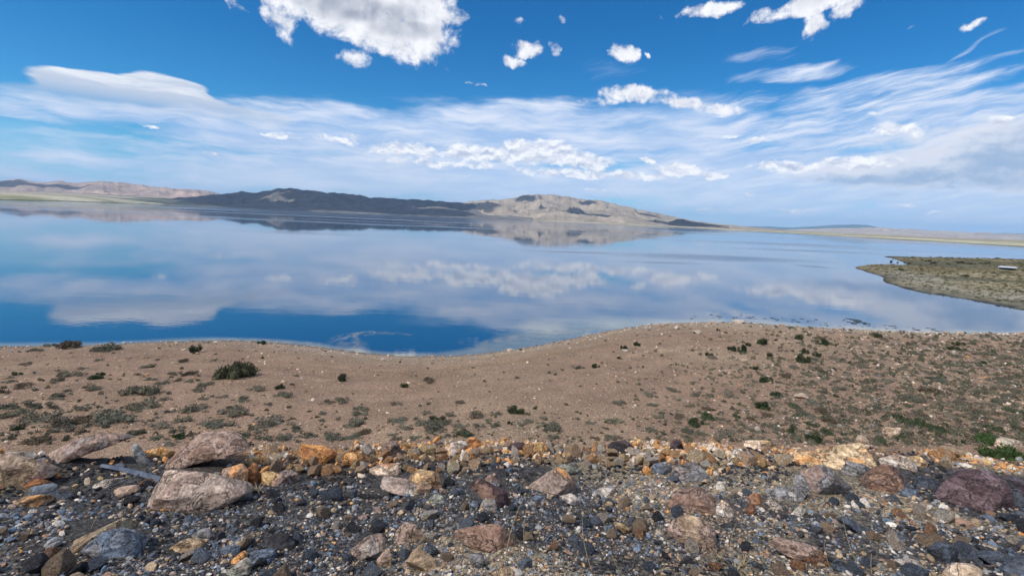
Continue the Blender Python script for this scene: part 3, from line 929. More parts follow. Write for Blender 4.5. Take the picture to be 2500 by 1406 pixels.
def outline_rock(name, poly_px, colour, accent, label, thick=0.8, cat='rock', seed=None, p=2.6, rough=0.07, facets=7, lo=0.70, group=None):
    pp = np.array(poly_px, float)
    seed = seed if seed is not None else int(abs(pp[0, 0] * 13 + pp[0, 1] * 7)) % 9973
    r_ = np.random.default_rng(seed)
    pp = pp.mean(0) + (pp - pp.mean(0)) * np.array([1.10, 1.10])
    bx, by = pp[:, 0].mean(), pp[:, 1].max() - 0.14 * np.ptp(pp[:, 1])
    base, _ = hit_ground(bx, by)
    dep = (base - np.array([0, 0, CAM_H])) @ F_
    s = dep / FOC
    w, h = np.ptp(pp[:, 0]) * s, np.ptp(pp[:, 1]) * s
    hf = 0.5 * thick * min(max(w * 0.75, h * 0.7), max(h, 0.1) * 2.2)
    s = (dep + hf * 0.4) / FOC
    cx = (pp[:, 0].max() + pp[:, 0].min()) / 2; cy = (pp[:, 1].max() + pp[:, 1].min()) / 2
    q = np.stack([(pp[:, 0] - cx) * s, -(pp[:, 1] - cy) * s], -1)
    lvl = 4 if np.ptp(pp[:, 0]) > 55 else 3
    v, f = ICO[lvl]
    th = np.arctan2(v[:, 1], v[:, 0]); rho = np.hypot(v[:, 0], v[:, 1])
    # radius of the outline in each direction
    cs, sn = np.cos(th), np.sin(th)
    rp = np.full(len(v), 1e-3)
    m_ = len(q)
    for i in range(m_):
        a, b_ = q[i], q[(i + 1) % m_]
        e = b_ - a
        den = cs * e[1] - sn * e[0]
        den = np.where(np.abs(den) < 1e-12, 1e-12, den)
        t = (a[0] * e[1] - a[1] * e[0]) / den
        u = (a[0] * sn - a[1] * cs) / den
        ok = (t > 0) & (u >= -1e-6) & (u <= 1 + 1e-6)
        rp = np.where(ok, np.maximum(rp, t), rp)
    size = (w + h) / 2
    k_ = 1 / max(size, 1e-3)
    # flat broken faces: each side of the outline leans in or out of the view, more faces towards the viewer, the sky and the back
    N_, H_ = [], []
    for i in range(m_):
        a, b_ = q[i], q[(i + 1) % m_]
        e = b_ - a; L_ = np.linalg.norm(e)
        if L_ < 0.04 * size: continue
        n2 = np.array([e[1], -e[0]]) / L_
        mid_ = (a + b_) / 2
        if n2 @ mid_ < 0: n2 = -n2
        for tau in ((r_.uniform(-0.75, -0.15), r_.uniform(0.1, 0.7)) if n2[1] > -0.5 else (r_.uniform(-0.3, 0.3),)):
            ze = r_.uniform(-0.25, 0.25) * hf
            nn = np.array([n2[0] * math.cos(tau), n2[1] * math.cos(tau), math.sin(tau)])
            hh = nn[0] * mid_[0] + nn[1] * mid_[1] + nn[2] * ze
            if hh > 0.05 * size: N_.append(nn); H_.append(hh)
    for i in range(facets):
        fz = -1 if i < facets * 0.7 else 1
        nn = np.array([r_.normal() * 0.55, r_.normal() * 0.45 + (0.35 if fz < 0 else 0), fz]); nn /= np.linalg.norm(nn)
        N_.append(nn); H_.append(hf * r_.uniform(0.62, 1.0) * (1.0 if abs(nn[2]) > .8 else 1.12))
    N_ = np.array(N_); H_ = np.array(H_)
    vw = v + 0.10 * (np.stack([fbm(v[:, 0] * 3 + seed + j * 5, v[:, 1] * 3, v[:, 2] * 3, oct=3) for j in range(3)], -1) - 0.5)
    qd = np.clip(vw @ N_.T, 1e-4, None) / H_
    rr = ((qd ** 26).sum(1)) ** (-1 / 26)
    rr = np.minimum(rr, rp / np.maximum(rho, 1e-3) * 1.04)
    loc = v * rr[:, None]
    g = 1 + (fbm(loc[:, 0] * k_ * 4.5 + seed, loc[:, 1] * k_ * 4.5, loc[:, 2] * k_ * 4.5, oct=5, gain=0.58) - 0.5) * 2 * rough
    loc = loc * g[:, None]
    lowm = loc[:, 1] < -0.25 * h
    loc[:, 1] = np.where(lowm, -0.25 * h + (loc[:, 1] + 0.25 * h) * 1.7, loc[:, 1])
    Wv = loc[:, 0:1] * RT + loc[:, 1:2] * UP + loc[:, 2:3] * F_
    d = pdir(cx, cy); d = d / (d @ F_)
    centre = np.array([0, 0, CAM_H]) + d * (dep + hf * 0.55)
    me = mesh_np(name, Wv, f[:, ::-1], True)
    shade_auto(me, 32)
    o = put(name, me, rock_mat, loc=tuple(centre), label=label, cat=cat, group=group)
    o.color = (*PAL[colour], 1) if isinstance(colour, str) else (*colour, 1)
    o['accent'] = list(map(float, PAL[accent] if isinstance(accent, str) else accent))
    return o


ROCKS = [
    # left end of the bank
    ('boulder', [(-60, 1112), (0, 1107), (36, 1112), (76, 1131), (103, 1146), (110, 1166), (86, 1178), (40, 1190), (-60, 1199)], 'tan', 'pink', 'tan rounded boulder cut off by the left edge of the picture', .8),
    ('boulder', [(83, 1123), (133, 1096), (159, 1078), (212, 1066), (272, 1055), (299, 1057), (315, 1076), (312, 1096), (232, 1116), (166, 1123), (110, 1143), (80, 1133)], 'pink', 'grey', 'wide pinkish slab leaning up behind black gravel at far left', .7),
    ('leaning_slab', [(299, 1054), (310, 1057), (352, 1110), (383, 1163), (365, 1167), (342, 1149), (319, 1090)], 'green', 'grey', 'narrow pointed grey slab standing on edge behind the blue-grey metal strip', .5),
    ('boulder', [(375, 1149), (425, 1110), (455, 1070), (491, 1057), (558, 1059), (598, 1080), (611, 1100), (601, 1126), (544, 1151), (432, 1136)], 'pink', 'brown', 'large pink and brown layered slab behind the big speckled boulder', .75),
    ('boulder', [(355, 1249), (392, 1173), (418, 1146), (438, 1138), (475, 1145), (518, 1147), (548, 1163), (571, 1189), (598, 1206), (558, 1232), (481, 1248), (415, 1256)], (.50, .385, .30), 'pink', 'big pale pink speckled boulder in front at left', .8),
    ('rock', [(528, 1153), (591, 1133), (604, 1149), (598, 1192), (571, 1186), (551, 1166)], 'pink', 'orange', 'orange stained angular rock touching the right of the big speckled boulder', .7),
    ('rock', [(598, 1146), (612, 1132), (624, 1130), (628, 1179), (615, 1188), (600, 1184)], 'rust', 'maroon', 'dark rust upright rock with a shadowed face beside yellow rock', .7),
    ('rock', [(627, 1159), (651, 1152), (677, 1156), (684, 1168), (647, 1185), (624, 1186)], 'yellow', 'orange', 'yellow ochre rock between the rust upright rock and a pinkish grey one', .7),
    ('rock', [(647, 1187), (670, 1166), (694, 1149), (724, 1156), (729, 1175), (697, 1185)], 'pink', 'grey', 'pinkish grey rock sloping down to the left beside the ochre rock', .7),
    ('rock', [(714, 1095), (727, 1081), (764, 1086), (803, 1090), (820, 1100), (812, 1118), (790, 1133), (770, 1122), (720, 1108)], 'orange', 'rust', 'long vivid orange rock on the bank edge, leftmost of the orange rubble', .8),
    ('rock', [(345, 1105), (392, 1092), (418, 1100), (400, 1118), (359, 1116)], 'orange', 'yellow', 'orange flat rock seen between the two large left slabs', .7),
    ('rock', [(-20, 1106), (30, 1103), (60, 1105), (85, 1113), (60, 1122), (-20, 1120)], 'white', 'grey', 'white flat stone lying on top of the tan boulder at left edge', .6),
    ('rock', [(110, 1362), (199, 1313), (282, 1274), (319, 1263), (332, 1276), (336, 1319), (299, 1336), (186, 1352)], 'tan', 'green', 'long tan slab lying behind the blue-grey boulder at lower left', .6),
    ('boulder', [(176, 1366), (189, 1339), (232, 1309), (282, 1293), (305, 1313), (332, 1342), (333, 1366), (266, 1368)], 'blue', 'grey', 'blue-grey boulder at lower left, in front of long tan slab', .8),
    ('rock', [(420, 1336), (445, 1318), (475, 1309), (508, 1315), (495, 1341), (458, 1352)], 'tan', 'yellow', 'tan flat rock between dark gravel and grey stone, lower left', .7),
    ('rock', [(465, 1306), (488, 1293), (515, 1298), (527, 1313), (498, 1321)], 'grey', 'slate', 'dull grey stone right behind the tan flat rock, lower left', .7),
    ('rock', [(521, 1347), (558, 1329), (591, 1333), (589, 1349), (548, 1356)], 'blue', 'white', 'pale blue flat slab behind small orange stone near bottom left', .6),
    ('rock', [(568, 1364), (588, 1349), (604, 1355), (600, 1371), (571, 1378)], 'orange', 'rust', 'small bright orange stone beside pale blue flat slab near bottom', .8),
    ('rock', [(549, 1402), (575, 1378), (598, 1363), (616, 1375), (610, 1400), (578, 1416)], 'green', 'white', 'pale green-grey stone at the bottom edge below the orange stone', .8),
    ('rock', [(604, 1352), (631, 1343), (671, 1343), (683, 1360), (631, 1372)], 'blue', 'slate', 'blue-grey speckled slab right of the small orange stone near bottom', .7),
    ('rock', [(637, 1334), (650, 1315), (667, 1304), (701, 1304), (720, 1331), (681, 1345)], 'dark', 'slate', 'crumbling black lump of asphalt in the gravel at lower left', .9),
    ('rock', [(262, 1204), (290, 1190), (329, 1185), (337, 1197), (299, 1211), (264, 1214)], 'tan', 'pink', 'tan flat stone below the metal strip at left', .6),
    ('rock', [(33, 1208), (83, 1187), (140, 1180), (183, 1181), (180, 1197), (100, 1218)], 'green', 'blue', 'greenish grey flat slab below the tan boulder, far left', .6),
    ('rock', [(8, 1230), (66, 1211), (110, 1208), (115, 1229), (53, 1241)], 'tan', 'orange', 'tan and orange long stone below the greenish slab, far left', .7),
    ('rock', [(50, 1188), (96, 1167), (120, 1172), (121, 1191), (83, 1196)], 'rust', 'pink', 'reddish brown stone leaning on the foot of tan boulder, left edge', .7),
    ('rock', [(215, 1185), (255, 1170), (300, 1168), (325, 1178), (290, 1188), (235, 1192)], 'white', 'green', 'white streaky flat stone just under the metal strip', .6),
    # middle
    ('boulder', [(931, 1112), (936, 1086), (956, 1070), (973, 1083), (980, 1106), (958, 1122)], 'pink', 'dark', 'upright pinkish rock with dark spots on the bank edge', .9),
    ('rock', [(833, 1128), (847, 1106), (880, 1103), (908, 1123), (893, 1136), (850, 1137)], 'orange', 'yellow', 'deep orange rock with a dark hollow, left of pinkish spotted rock', .8),
    ('rock', [(898, 1148), (933, 1134), (969, 1132), (975, 1155), (940, 1162), (904, 1159)], 'cream', 'rust', 'cream rock with a dark underside below the pinkish spotted rock', .8),
    ('rock', [(1076, 1098), (1106, 1079), (1129, 1075), (1146, 1090), (1146, 1108), (1106, 1113)], 'white', 'orange', 'white topped orange rock crowning the middle of the rubble strip', .8),
    ('rock', [(1140, 1078), (1152, 1064), (1175, 1075), (1181, 1094), (1159, 1097)], 'rust', 'orange', 'rusty orange rock poking up highest behind the white topped rock', .8),
    ('rock', [(1122, 1118), (1129, 1094), (1139, 1102), (1142, 1125)], 'white', 'cream', 'small upright white stone below the white topped orange rock', .8),
    ('rock', [(1240, 1098), (1248, 1080), (1275, 1079), (1293, 1097), (1268, 1106)], 'maroon', 'dark', 'dark brown rock among the orange rubble, left of yellow block', .8),
    ('rock', [(1301, 1102), (1308, 1081), (1325, 1079), (1340, 1093), (1333, 1109), (1308, 1109)], 'yellow', 'orange', 'yellow orange block upright in the middle of the rubble', .8),
    ('boulder', [(894, 1181), (913, 1162), (946, 1161), (989, 1168), (1016, 1187), (1035, 1209), (1009, 1220), (973, 1203), (930, 1190)], 'white', 'pink', 'long white and pink slab half buried in dark gravel', .65),
    ('rock', [(996, 1168), (1016, 1150), (1059, 1152), (1084, 1166), (1083, 1191), (1059, 1202), (1029, 1193)], 'brown', 'yellow', 'yellow-brown block behind the small brown stone, next to white slab', .8),
    ('rock', [(1016, 1188), (1033, 1173), (1054, 1189), (1047, 1206), (1027, 1202)], 'tan', 'brown', 'small tan stone wedged between white slab and yellow-brown block', .8),
    ('boulder', [(1130, 1190), (1162, 1173), (1189, 1172), (1212, 1185), (1237, 1199), (1245, 1236), (1225, 1244), (1189, 1218), (1149, 1206)], 'maroon', 'brown', 'dark maroon slab sloping down to the right in the middle', .75),
    ('rock', [(1170, 1221), (1185, 1215), (1210, 1221), (1214, 1240), (1189, 1250), (1173, 1239)], 'tan', 'blue', 'tan and blue stone under the dark maroon slab', .8),
    ('rock', [(1177, 1171), (1195, 1158), (1217, 1173), (1226, 1188), (1192, 1183)], 'grey', 'brown', 'grey stone peeping up behind the dark maroon slab', .8),
    ('boulder', [(1280, 1195), (1305, 1173), (1345, 1145), (1374, 1148), (1398, 1173), (1413, 1205), (1374, 1209), (1321, 1204)], (.33, .25, .20), 'orange', 'pyramid shaped rock with orange left face and grey right face', .85),
    ('rock', [(1303, 1158), (1328, 1143), (1394, 1132), (1461, 1135), (1410, 1150), (1321, 1162)], 'green', 'grey', 'pale flat slab lying behind the pyramid shaped rock', .5),
    ('boulder', [(1084, 1327), (1106, 1299), (1162, 1288), (1222, 1288), (1248, 1307), (1277, 1335), (1273, 1350), (1222, 1348), (1170, 1334), (1110, 1334)], 'brown', 'pink', 'long arched brown rock in the gravel at bottom centre', .6),
    ('rock', [(967, 1294), (989, 1275), (1016, 1281), (1038, 1309), (1003, 1322), (969, 1328)], 'pink', 'tan', 'pinkish triangular rock left of the long arched brown rock', .75),
    ('rock', [(850, 1352), (870, 1330), (890, 1314), (926, 1304), (945, 1319), (945, 1337), (906, 1353), (860, 1375)], 'pink', 'white', 'pink and white rock slanting up to the right, bottom centre left', .75),
    ('rock', [(908, 1380), (946, 1334), (955, 1349), (955, 1380), (926, 1386)], 'tan', 'pink', 'tall narrow tan wedge at the foot of the pink and white rock', .7),
    ('rock', [(984, 1371), (1023, 1338), (1062, 1367), (1074, 1400), (1042, 1397), (1003, 1380)], 'tan', 'yellow', 'tan triangular slab near the bottom edge, right of the tan wedge', .65),
    ('rock', [(1027, 1354), (1042, 1331), (1071, 1345), (1064, 1365), (1042, 1364)], 'slate', 'blue', 'dark blue-black stone behind the tan triangular slab', .8),
    ('rock', [(1143, 1361), (1150, 1352), (1172, 1349), (1181, 1359), (1181, 1384), (1163, 1389)], 'grey', 'slate', 'grey upright stone below the long arched brown rock', .8),
    ('rock', [(1260, 1371), (1291, 1356), (1300, 1362), (1298, 1387), (1272, 1392)], 'slate', 'blue', 'square blue-grey stone at the bottom, right of the arched rock', .8),
    ('rock', [(1203, 1401), (1225, 1381), (1254, 1395), (1250, 1416), (1220, 1420)], 'tan', 'brown', 'tan rough stone at the bottom edge below the arched rock', .8),
    ('rock', [(1499, 1281), (1514, 1275), (1546, 1295), (1537, 1305)], 'yellow', 'tan', 'small yellow stick shaped stone in dark gravel, right of centre', .8),
    ('rock', [(1479, 1098), (1491, 1082), (1527, 1075), (1546, 1090), (1527, 1106)], 'dark', 'maroon', 'black pitted rock on the bank edge among orange rubble, right of centre', .8),
    ('rock', [(1631, 1098), (1643, 1077), (1660, 1074), (1672, 1100)], 'maroon', 'dark', 'dark maroon stone at the right end of the orange rubble', .8),
    ('rock', [(1588, 1158), (1597, 1132), (1627, 1127), (1642, 1143), (1629, 1160)], 'grey', 'blue', 'mottled grey boulder at the left side of a black gravel patch', .8),
    ('rock', [(1044, 1221), (1059, 1205), (1082, 1208), (1089, 1219), (1072, 1229), (1052, 1229)], 'green', 'grey', 'round grey-green stone below the small tan wedged stone', .9),
    ('rock', [(1100, 1201), (1112, 1191), (1130, 1193), (1134, 1206), (1115, 1213)], 'slate', 'blue', 'dark blue stone just left of the dark maroon slab', .9),
    ('rock', [(1294, 1218), (1312, 1207), (1331, 1211), (1333, 1225), (1305, 1229)], 'blue', 'white', 'blue speckled stone just below the pyramid shaped rock', .9),
    ('rock', [(1366, 1211), (1394, 1205), (1420, 1222), (1412, 1237), (1381, 1222)], 'white', 'tan', 'white long stone below right of the pyramid shaped rock', .8),
    ('rock', [(1440, 1205), (1468, 1191), (1504, 1192), (1506, 1207), (1448, 1215)], 'white', 'blue', 'pale lilac flat stone right of the pyramid shaped rock', .7),
    # right
    ('boulder', [(1922, 1142), (1954, 1108), (1996, 1096), (2063, 1082), (2102, 1079), (2122, 1104), (2131, 1140), (2080, 1142), (2033, 1152), (1990, 1146)], (.72, .54, .33), 'orange', 'large cream and orange block on the bank edge at right', .75),
    ('boulder', [(1905, 1177), (1946, 1148), (1996, 1132), (2026, 1143), (2050, 1164), (2092, 1188), (2099, 1207), (2073, 1214), (2030, 1202), (1976, 1192), (1912, 1190)], 'grey', 'brown', 'grey layered slab sloping down to the right below the cream block', .7),
    ('rock', [(2046, 1160), (2067, 1123), (2107, 1133), (2139, 1151), (2124, 1168), (2080, 1171)], 'grey', 'slate', 'pointed grey rock between the cream block and the dark brown boulder', .8),
    ('boulder', [(2091, 1177), (2130, 1155), (2147, 1130), (2198, 1143), (2223, 1175), (2220, 1194), (2164, 1209), (2097, 1209)], 'brown', 'dark', 'dark brown craggy boulder right of the grey layered slab', .8),
    ('rock', [(2149, 1116), (2184, 1108), (2218, 1115), (2240, 1141), (2198, 1145), (2157, 1137)], 'white', 'orange', 'white block with orange end behind the dark brown boulder', .75),
    ('rock', [(2219, 1116), (2245, 1113), (2263, 1132), (2245, 1141), (2225, 1136)], 'yellow', 'cream', 'small yellow rock at the right end of the white and orange block', .8),
    ('boulder', [(2300, 1220), (2319, 1181), (2359, 1158), (2406, 1150), (2443, 1167), (2477, 1202), (2499, 1234), (2480, 1250), (2399, 1238), (2340, 1230)], (.165, .115, .12), 'maroon', 'big purple-brown boulder at the right edge', .8),
    ('boulder', [(2433, 1166), (2470, 1164), (2510, 1171), (2540, 1188), (2520, 1222), (2466, 1196)], 'slate', 'maroon', 'dark slab behind the big purple-brown boulder, cut off at right', .8),
    ('rock', [(2229, 1180), (2248, 1169), (2282, 1169), (2300, 1183), (2282, 1196), (2245, 1195)], 'slate', 'black', 'smooth blue-black stone between dark brown boulder and purple-brown boulder', .9),
    ('rock', [(2192, 1204), (2211, 1191), (2237, 1198), (2229, 1216), (2204, 1216)], 'blue', 'slate', 'blue stone at the right foot of the dark brown boulder', .9),
    ('boulder', [(1625, 1227), (1640, 1205), (1667, 1197), (1710, 1194), (1747, 1217), (1753, 1251), (1710, 1255), (1640, 1256)], 'pink', 'brown', 'upper pinkish boulder of the pair behind the upright orange slab', .8),
    ('boulder', [(1625, 1312), (1640, 1270), (1667, 1258), (1710, 1260), (1739, 1286), (1743, 1314), (1694, 1337), (1650, 1330)], 'pink', 'tan', 'lower pinkish tan boulder of the pair left of upright orange slab', .8),
    ('leaning_slab', [(1749, 1234), (1761, 1214), (1781, 1231), (1806, 1249), (1780, 1266), (1780, 1299), (1756, 1304)], 'white', 'orange', 'upright orange and white slab leaning on the pair of pinkish boulders', .5),
    ('rock', [(1846, 1204), (1888, 1191), (1974, 1189), (1981, 1199), (1942, 1219), (1905, 1222), (1870, 1212)], 'grey', 'white', 'pale grey flat topped slab with a hollow beneath, right of centre', .7),
    ('rock', [(1866, 1224), (1882, 1216), (1914, 1240), (1890, 1245)], 'white', 'cream', 'white wedge stone under the pale flat topped slab', .8),
    ('rock', [(1816, 1251), (1838, 1227), (1848, 1242), (1830, 1259)], 'rust', 'maroon', 'dark red-brown stone left of the white wedge stone', .8),
    ('rock', [(1819, 1220), (1838, 1204), (1867, 1211), (1867, 1231), (1835, 1235)], 'pink', 'rust', 'pink stone at the left end of pale flat topped slab', .8),
    ('rock', [(1934, 1252), (1952, 1231), (1974, 1254), (1955, 1260)], 'white', 'green', 'white triangular stone below the pale flat topped slab', .8),
    ('rock', [(1876, 1325), (1902, 1310), (1950, 1321), (1995, 1333), (1997, 1358), (1985, 1374), (1922, 1353)], 'pink', 'brown', 'pinkish brown plank shaped rock at the bottom, right of centre', .7),
    ('rock', [(2044, 1267), (2070, 1261), (2107, 1285), (2132, 1306), (2080, 1293)], 'slate', 'green', 'long blue-green stone flat in the sandy gravel at right', .7),
    ('rock', [(2270, 1341), (2298, 1325), (2329, 1332), (2341, 1349), (2327, 1379), (2288, 1375)], 'slate', 'dark', 'dark grey rounded stone with a notch at lower right', .9),
    ('rock', [(2202, 1375), (2228, 1365), (2252, 1376), (2247, 1393), (2214, 1389)], 'white', 'blue', 'white stone near the bottom edge at lower right', .8),
    ('rock', [(2301, 1406), (2342, 1380), (2382, 1382), (2405, 1403), (2400, 1425), (2330, 1425)], 'cream', 'tan', 'rounded cream rock at the bottom edge, lower right', .8),
    ('rock', [(2387, 1353), (2430, 1345), (2479, 1363), (2460, 1384), (2409, 1370)], 'slate', 'blue', 'slate grey slab with a shadowed edge at lower right', .7),
    ('rock', [(2458, 1394), (2483, 1366), (2520, 1362), (2560, 1405), (2470, 1410)], 'slate', 'dark', 'dark blue rock in the bottom right corner', .8),
    ('rock', [(1742, 1187), (1751, 1176), (1771, 1177), (1773, 1200), (1751, 1201)], 'white', 'green', 'pale cube shaped stone at the edge of the black gravel patch', .9),
    ('boulder', [(1638, 1154), (1652, 1136), (1670, 1127), (1710, 1139), (1733, 1174), (1700, 1178), (1660, 1174)], 'grey', 'pink', 'grey sloping boulder left of the black gravel patch', .8),
    ('rock', [(2028, 1380), (2040, 1365), (2060, 1371), (2079, 1388), (2060, 1398)], 'slate', 'blue', 'blue-grey stone right of the plank shaped rock at bottom', .9),
    ('rock', [(1776, 1091), (1820, 1075), (1870, 1075), (1922, 1092), (1870, 1099), (1810, 1098)], 'cream', 'yellow', 'flat yellowish sandstone slab just behind the bank edge at right', .6),
    ('rock', [(2113, 1058), (2164, 1043), (2218, 1046), (2242, 1056), (2198, 1068), (2140, 1066)], 'cream', 'tan', 'flat cream slab on the slope behind the bank at right', .6),
    ('rock', [(2405, 1082), (2440, 1066), (2490, 1076), (2510, 1092), (2450, 1094)], 'cream', 'green', 'cream slab half hidden by the bright green bush at right', .6),
    ('rock', [(1740, 1100), (1752, 1084), (1774, 1086), (1786, 1100), (1770, 1114), (1748, 1112)], 'orange', 'white', 'orange and white rock right of centre on the rubble strip', .8),
    ('rock', [(1785, 1120), (1790, 1098), (1812, 1096), (1822, 1114), (1806, 1124)], 'white', 'pink', 'pinkish white rock next to the orange and white rock', .8),
]
for (nm, pl, c1, c2, lab, th) in ROCKS:
    outline_rock(nm, pl, c1, c2, lab, th, cat='boulder' if nm == 'boulder' else 'rock')

# a strip of metal dropped on the gravel
mtl, nt, b = new_mat('dull_metal')
nm_ = nt.noise(objco(nt), 6.0, 4, 0.6)
nt.put(b.inputs['Base Color'], nt.mix(nt.ss(nm_, 0.35, 0.7), (0.07, 0.09, 0.14), (0.15, 0.17, 0.21)))
b.inputs['Metallic'].default_value = 0.1; b.inputs['Roughness'].default_value = 0.7
ends = [(243, 1139), (300, 1152), (345, 1160), (386, 1170)]
top_, bot_ = [], []
for i, (x, y) in enumerate(ends):
    P0, _ = hit_ground(x, y + 6)
    wv = np.array([0.0, 0.0, 1.0]) * (0.022 + 0.008 * i) + np.array([0.10, 0.25, 0]) * 0.10
    up_ = np.array([0, 0, 0.03 - 0.006 * i + 0.015 * math.sin(i * 1.7)])
    top_.append(P0 + up_ + wv); bot_.append(P0 + up_)
o0 = np.mean(bot_, 0); th_ = np.array([0.004, -0.006, 0.002])
vs = [p - o0 for p in top_] + [p - o0 for p in bot_] + [p - o0 + th_ for p in top_] + [p - o0 + th_ for p in bot_]
fs = []
for i in range(3):
    fs += [(i, i + 1, 4 + i + 1, 4 + i), (8 + i, 12 + i, 12 + i + 1, 8 + i + 1), (i, 8 + i, 8 + i + 1, i + 1), (4 + i, 4 + i + 1, 12 + i + 1, 12 + i)]
fs += [(0, 4, 12, 8), (3, 11, 15, 7)]
put('metal_strip', mesh_np('metal_strip', vs, fs, False), mtl, loc=tuple(o0), label='bent blue-grey metal strip lying on black gravel at left', cat='scrap metal')

# ---- smaller stones of the bank, each an object, from shared shapes
SHAPES = []
for i in range(10):
    r_ = np.random.default_rng(100 + i)
    v, f = rock_mesh(200 + i, 3, 8 + i % 3, 0.42, 0.92, (1.0, r_.uniform(.6, .95), r_.uniform(.45, .8)), 0.05)
    me = mesh_np('stone', v, f, True); shade_auto(me, 30); me.materials.append(rock_mat); SHAPES.append(me)


def stone(name, x, y, r, colour, accent, label, group, sink=0.25, tilt=0.5):
    me = SHAPES[rng.integers(len(SHAPES))]
    z = float(ground(x, y))
    o = put(name, me, None, loc=(x, y, z + r * 0.6 * (1 - 2 * sink)), rot=(rng.normal() * tilt, rng.normal() * tilt, rng.uniform(0, 6.28)), scale=(r, r, r * rng.uniform(.8, 1.15)), label=label, cat='stone', group=group)
    jit = rng.uniform(.8, 1.2)
    o.color = (*[min(c * jit, .7) for c in PAL[colour]], 1)
    o['accent'] = list(map(float, PAL[accent]))
    return o


placed = [(float(np.mean([q[0] for q in pl])), float(np.mean([q[1] for q in pl])), float(np.ptp([q[0] for q in pl]) / 2), float(np.ptp([q[1] for q in pl]) / 2)) for (_, pl, *_r) in ROCKS]


def free(px, py, pad=0.0):
    for (a, b_, w, h) in placed:
        if ((px - a) / (w + pad)) ** 2 + ((py - b_) / (h + pad)) ** 2 < 0.8:
            return False
    return True


MARKS = [(660, 1170, 'the yellow ochre rock'), (767, 1106, 'the long vivid orange rock'), (870, 1120, 'the deep orange hollowed rock'), (955, 1097, 'the upright pinkish spotted rock'), (937, 1147, 'the cream rock with dark underside'), (1111, 1094, 'the white topped orange rock'),
         (1131, 1110, 'the small upright white stone'), (1162, 1082, 'the rusty orange highest rock'), (1266, 1091, 'the dark brown rock in the rubble'), (1320, 1095, 'the yellow orange block'), (1385, 1147, 'the pale flat slab behind the pyramid rock'), (1512, 1090, 'the black pitted rock'), (1615, 1143, 'the mottled grey boulder'),
         (1652, 1088, 'the dark maroon stone in the rubble'), (1762, 1100, 'the orange and white rock'), (1804, 1110, 'the pinkish white rock'), (2030, 1115, 'the large cream block'), (2195, 1127, 'the white block with orange end'), (2245, 1127, 'the small yellow rock at right'),
         (475, 1197, 'the big speckled boulder'), (255, 1330, 'the blue-grey boulder'), (222, 1310, 'the long tan slab'), (463, 1332, 'the tan flat rock'), (555, 1340, 'the pale blue flat slab'), (580, 1390, 'the pale green-grey stone'), (680, 1325, 'the black asphalt lump'), (60, 1225, 'the tan and orange long stone'), (110, 1198, 'the greenish flat slab'), (300, 1160, 'the metal strip'),
         (965, 1190, 'the long white slab'), (1040, 1175, 'the yellow-brown block'), (1190, 1205, 'the dark maroon slab'), (1347, 1175, 'the pyramid shaped rock'), (1180, 1318, 'the long arched brown rock'), (1003, 1300, 'the pinkish triangular rock'), (895, 1338, 'the pink and white rock'), (1030, 1368, 'the tan triangular slab'), (1280, 1372, 'the square blue-grey stone'),
         (1523, 1290, 'the small yellow stick stone'), (1390, 1222, 'the white long stone'), (1690, 1225, 'the upper pinkish boulder'), (1685, 1295, 'the lower pinkish boulder'), (1778, 1258, 'the upright orange slab'), (1912, 1205, 'the pale flat topped slab'), (1935, 1340, 'the plank shaped rock'), (2088, 1284, 'the long blue-green stone'), (2305, 1352, 'the dark notched stone'),
         (2228, 1379, 'the white stone at lower right'), (2350, 1400, 'the rounded cream rock'), (2430, 1364, 'the slate grey slab'), (2400, 1200, 'the big purple-brown boulder'), (2160, 1172, 'the dark brown craggy boulder'), (2000, 1172, 'the grey layered slab'), (1757, 1188, 'the pale cube shaped stone'), (1690, 1152, 'the grey sloping boulder')]


def short(t):                     # at most sixteen words
    for cut in (' in the gravel', ' in the rubble strip', ' by the waterline', ' high on the beach', ' halfway down the slope', ' at the foot of the bank'):
        if len(t.replace('-', ' ').split()) > 16: t = t.replace(cut, '')
    return t


def beside(px, py):
    d_ = [((px - a) ** 2 + ((py - b_) * 1.6) ** 2, a, b_, n_) for a, b_, n_ in MARKS]
    _, a, b_, n_ = min(d_)
    dx_, dy_ = px - a, (py - b_) * 1.6
    if abs(dx_) > abs(dy_): return ('right of ' if dx_ > 0 else 'left of ') + n_
    return ('in front of ' if dy_ > 0 else 'behind ') + n_


RUBBLE = [('orange', 'cream', 'rust-orange broken stone in the rubble strip'), ('yellow', 'cream', 'ochre yellow broken stone in the rubble strip'),
          ('cream', 'orange', 'cream broken stone in the rubble strip'), ('white', 'cream', 'white broken stone in the rubble strip')]
n_r = 0; tries = 0
while n_r < 125 and tries < 4000:
    tries += 1
    px = rng.uniform(650, 1960) if rng.random() < 0.8 else rng.uniform(1960, 2350)
    lo_y = np.interp(px, [650, 830, 1000, 1300, 1700, 1960, 2350], [1104, 1112, 1092, 1092, 1090, 1098, 1108])
    hi_y = np.interp(px, [650, 830, 1000, 1180, 1300, 1500, 1700, 1960, 2350], [1148, 1165, 1160, 1150, 1132, 1142, 1142, 1146, 1150])
    py = rng.uniform(lo_y, hi_y)
    if not free(px, py, 4): continue
    P0, t = hit_ground(px, py)
    if rng.random() > np.interp(px, [650, 720, 1180, 1215, 1285, 1310, 1480, 1530, 1700, 1740, 1930, 2100, 2350], [.5, 1, 1, .35, .45, 1, 1, .5, .8, .6, .5, .35, .4]): continue
    r = t / FOC * rng.choice([rng.uniform(7, 12), rng.uniform(10, 21)])
    c1, c2, lab = RUBBLE[rng.choice(4, p=[.30, .22, .32, .16])]
    stone('rubble_stone', P0[0], P0[1], r, c1, c2, short(lab + ', ' + beside(px, py)), 'broken stones of the orange rubble strip', sink=0.1, tilt=0.8)
    placed.append((px, py, r * FOC / t * .8, r * FOC / t * .6)); n_r += 1

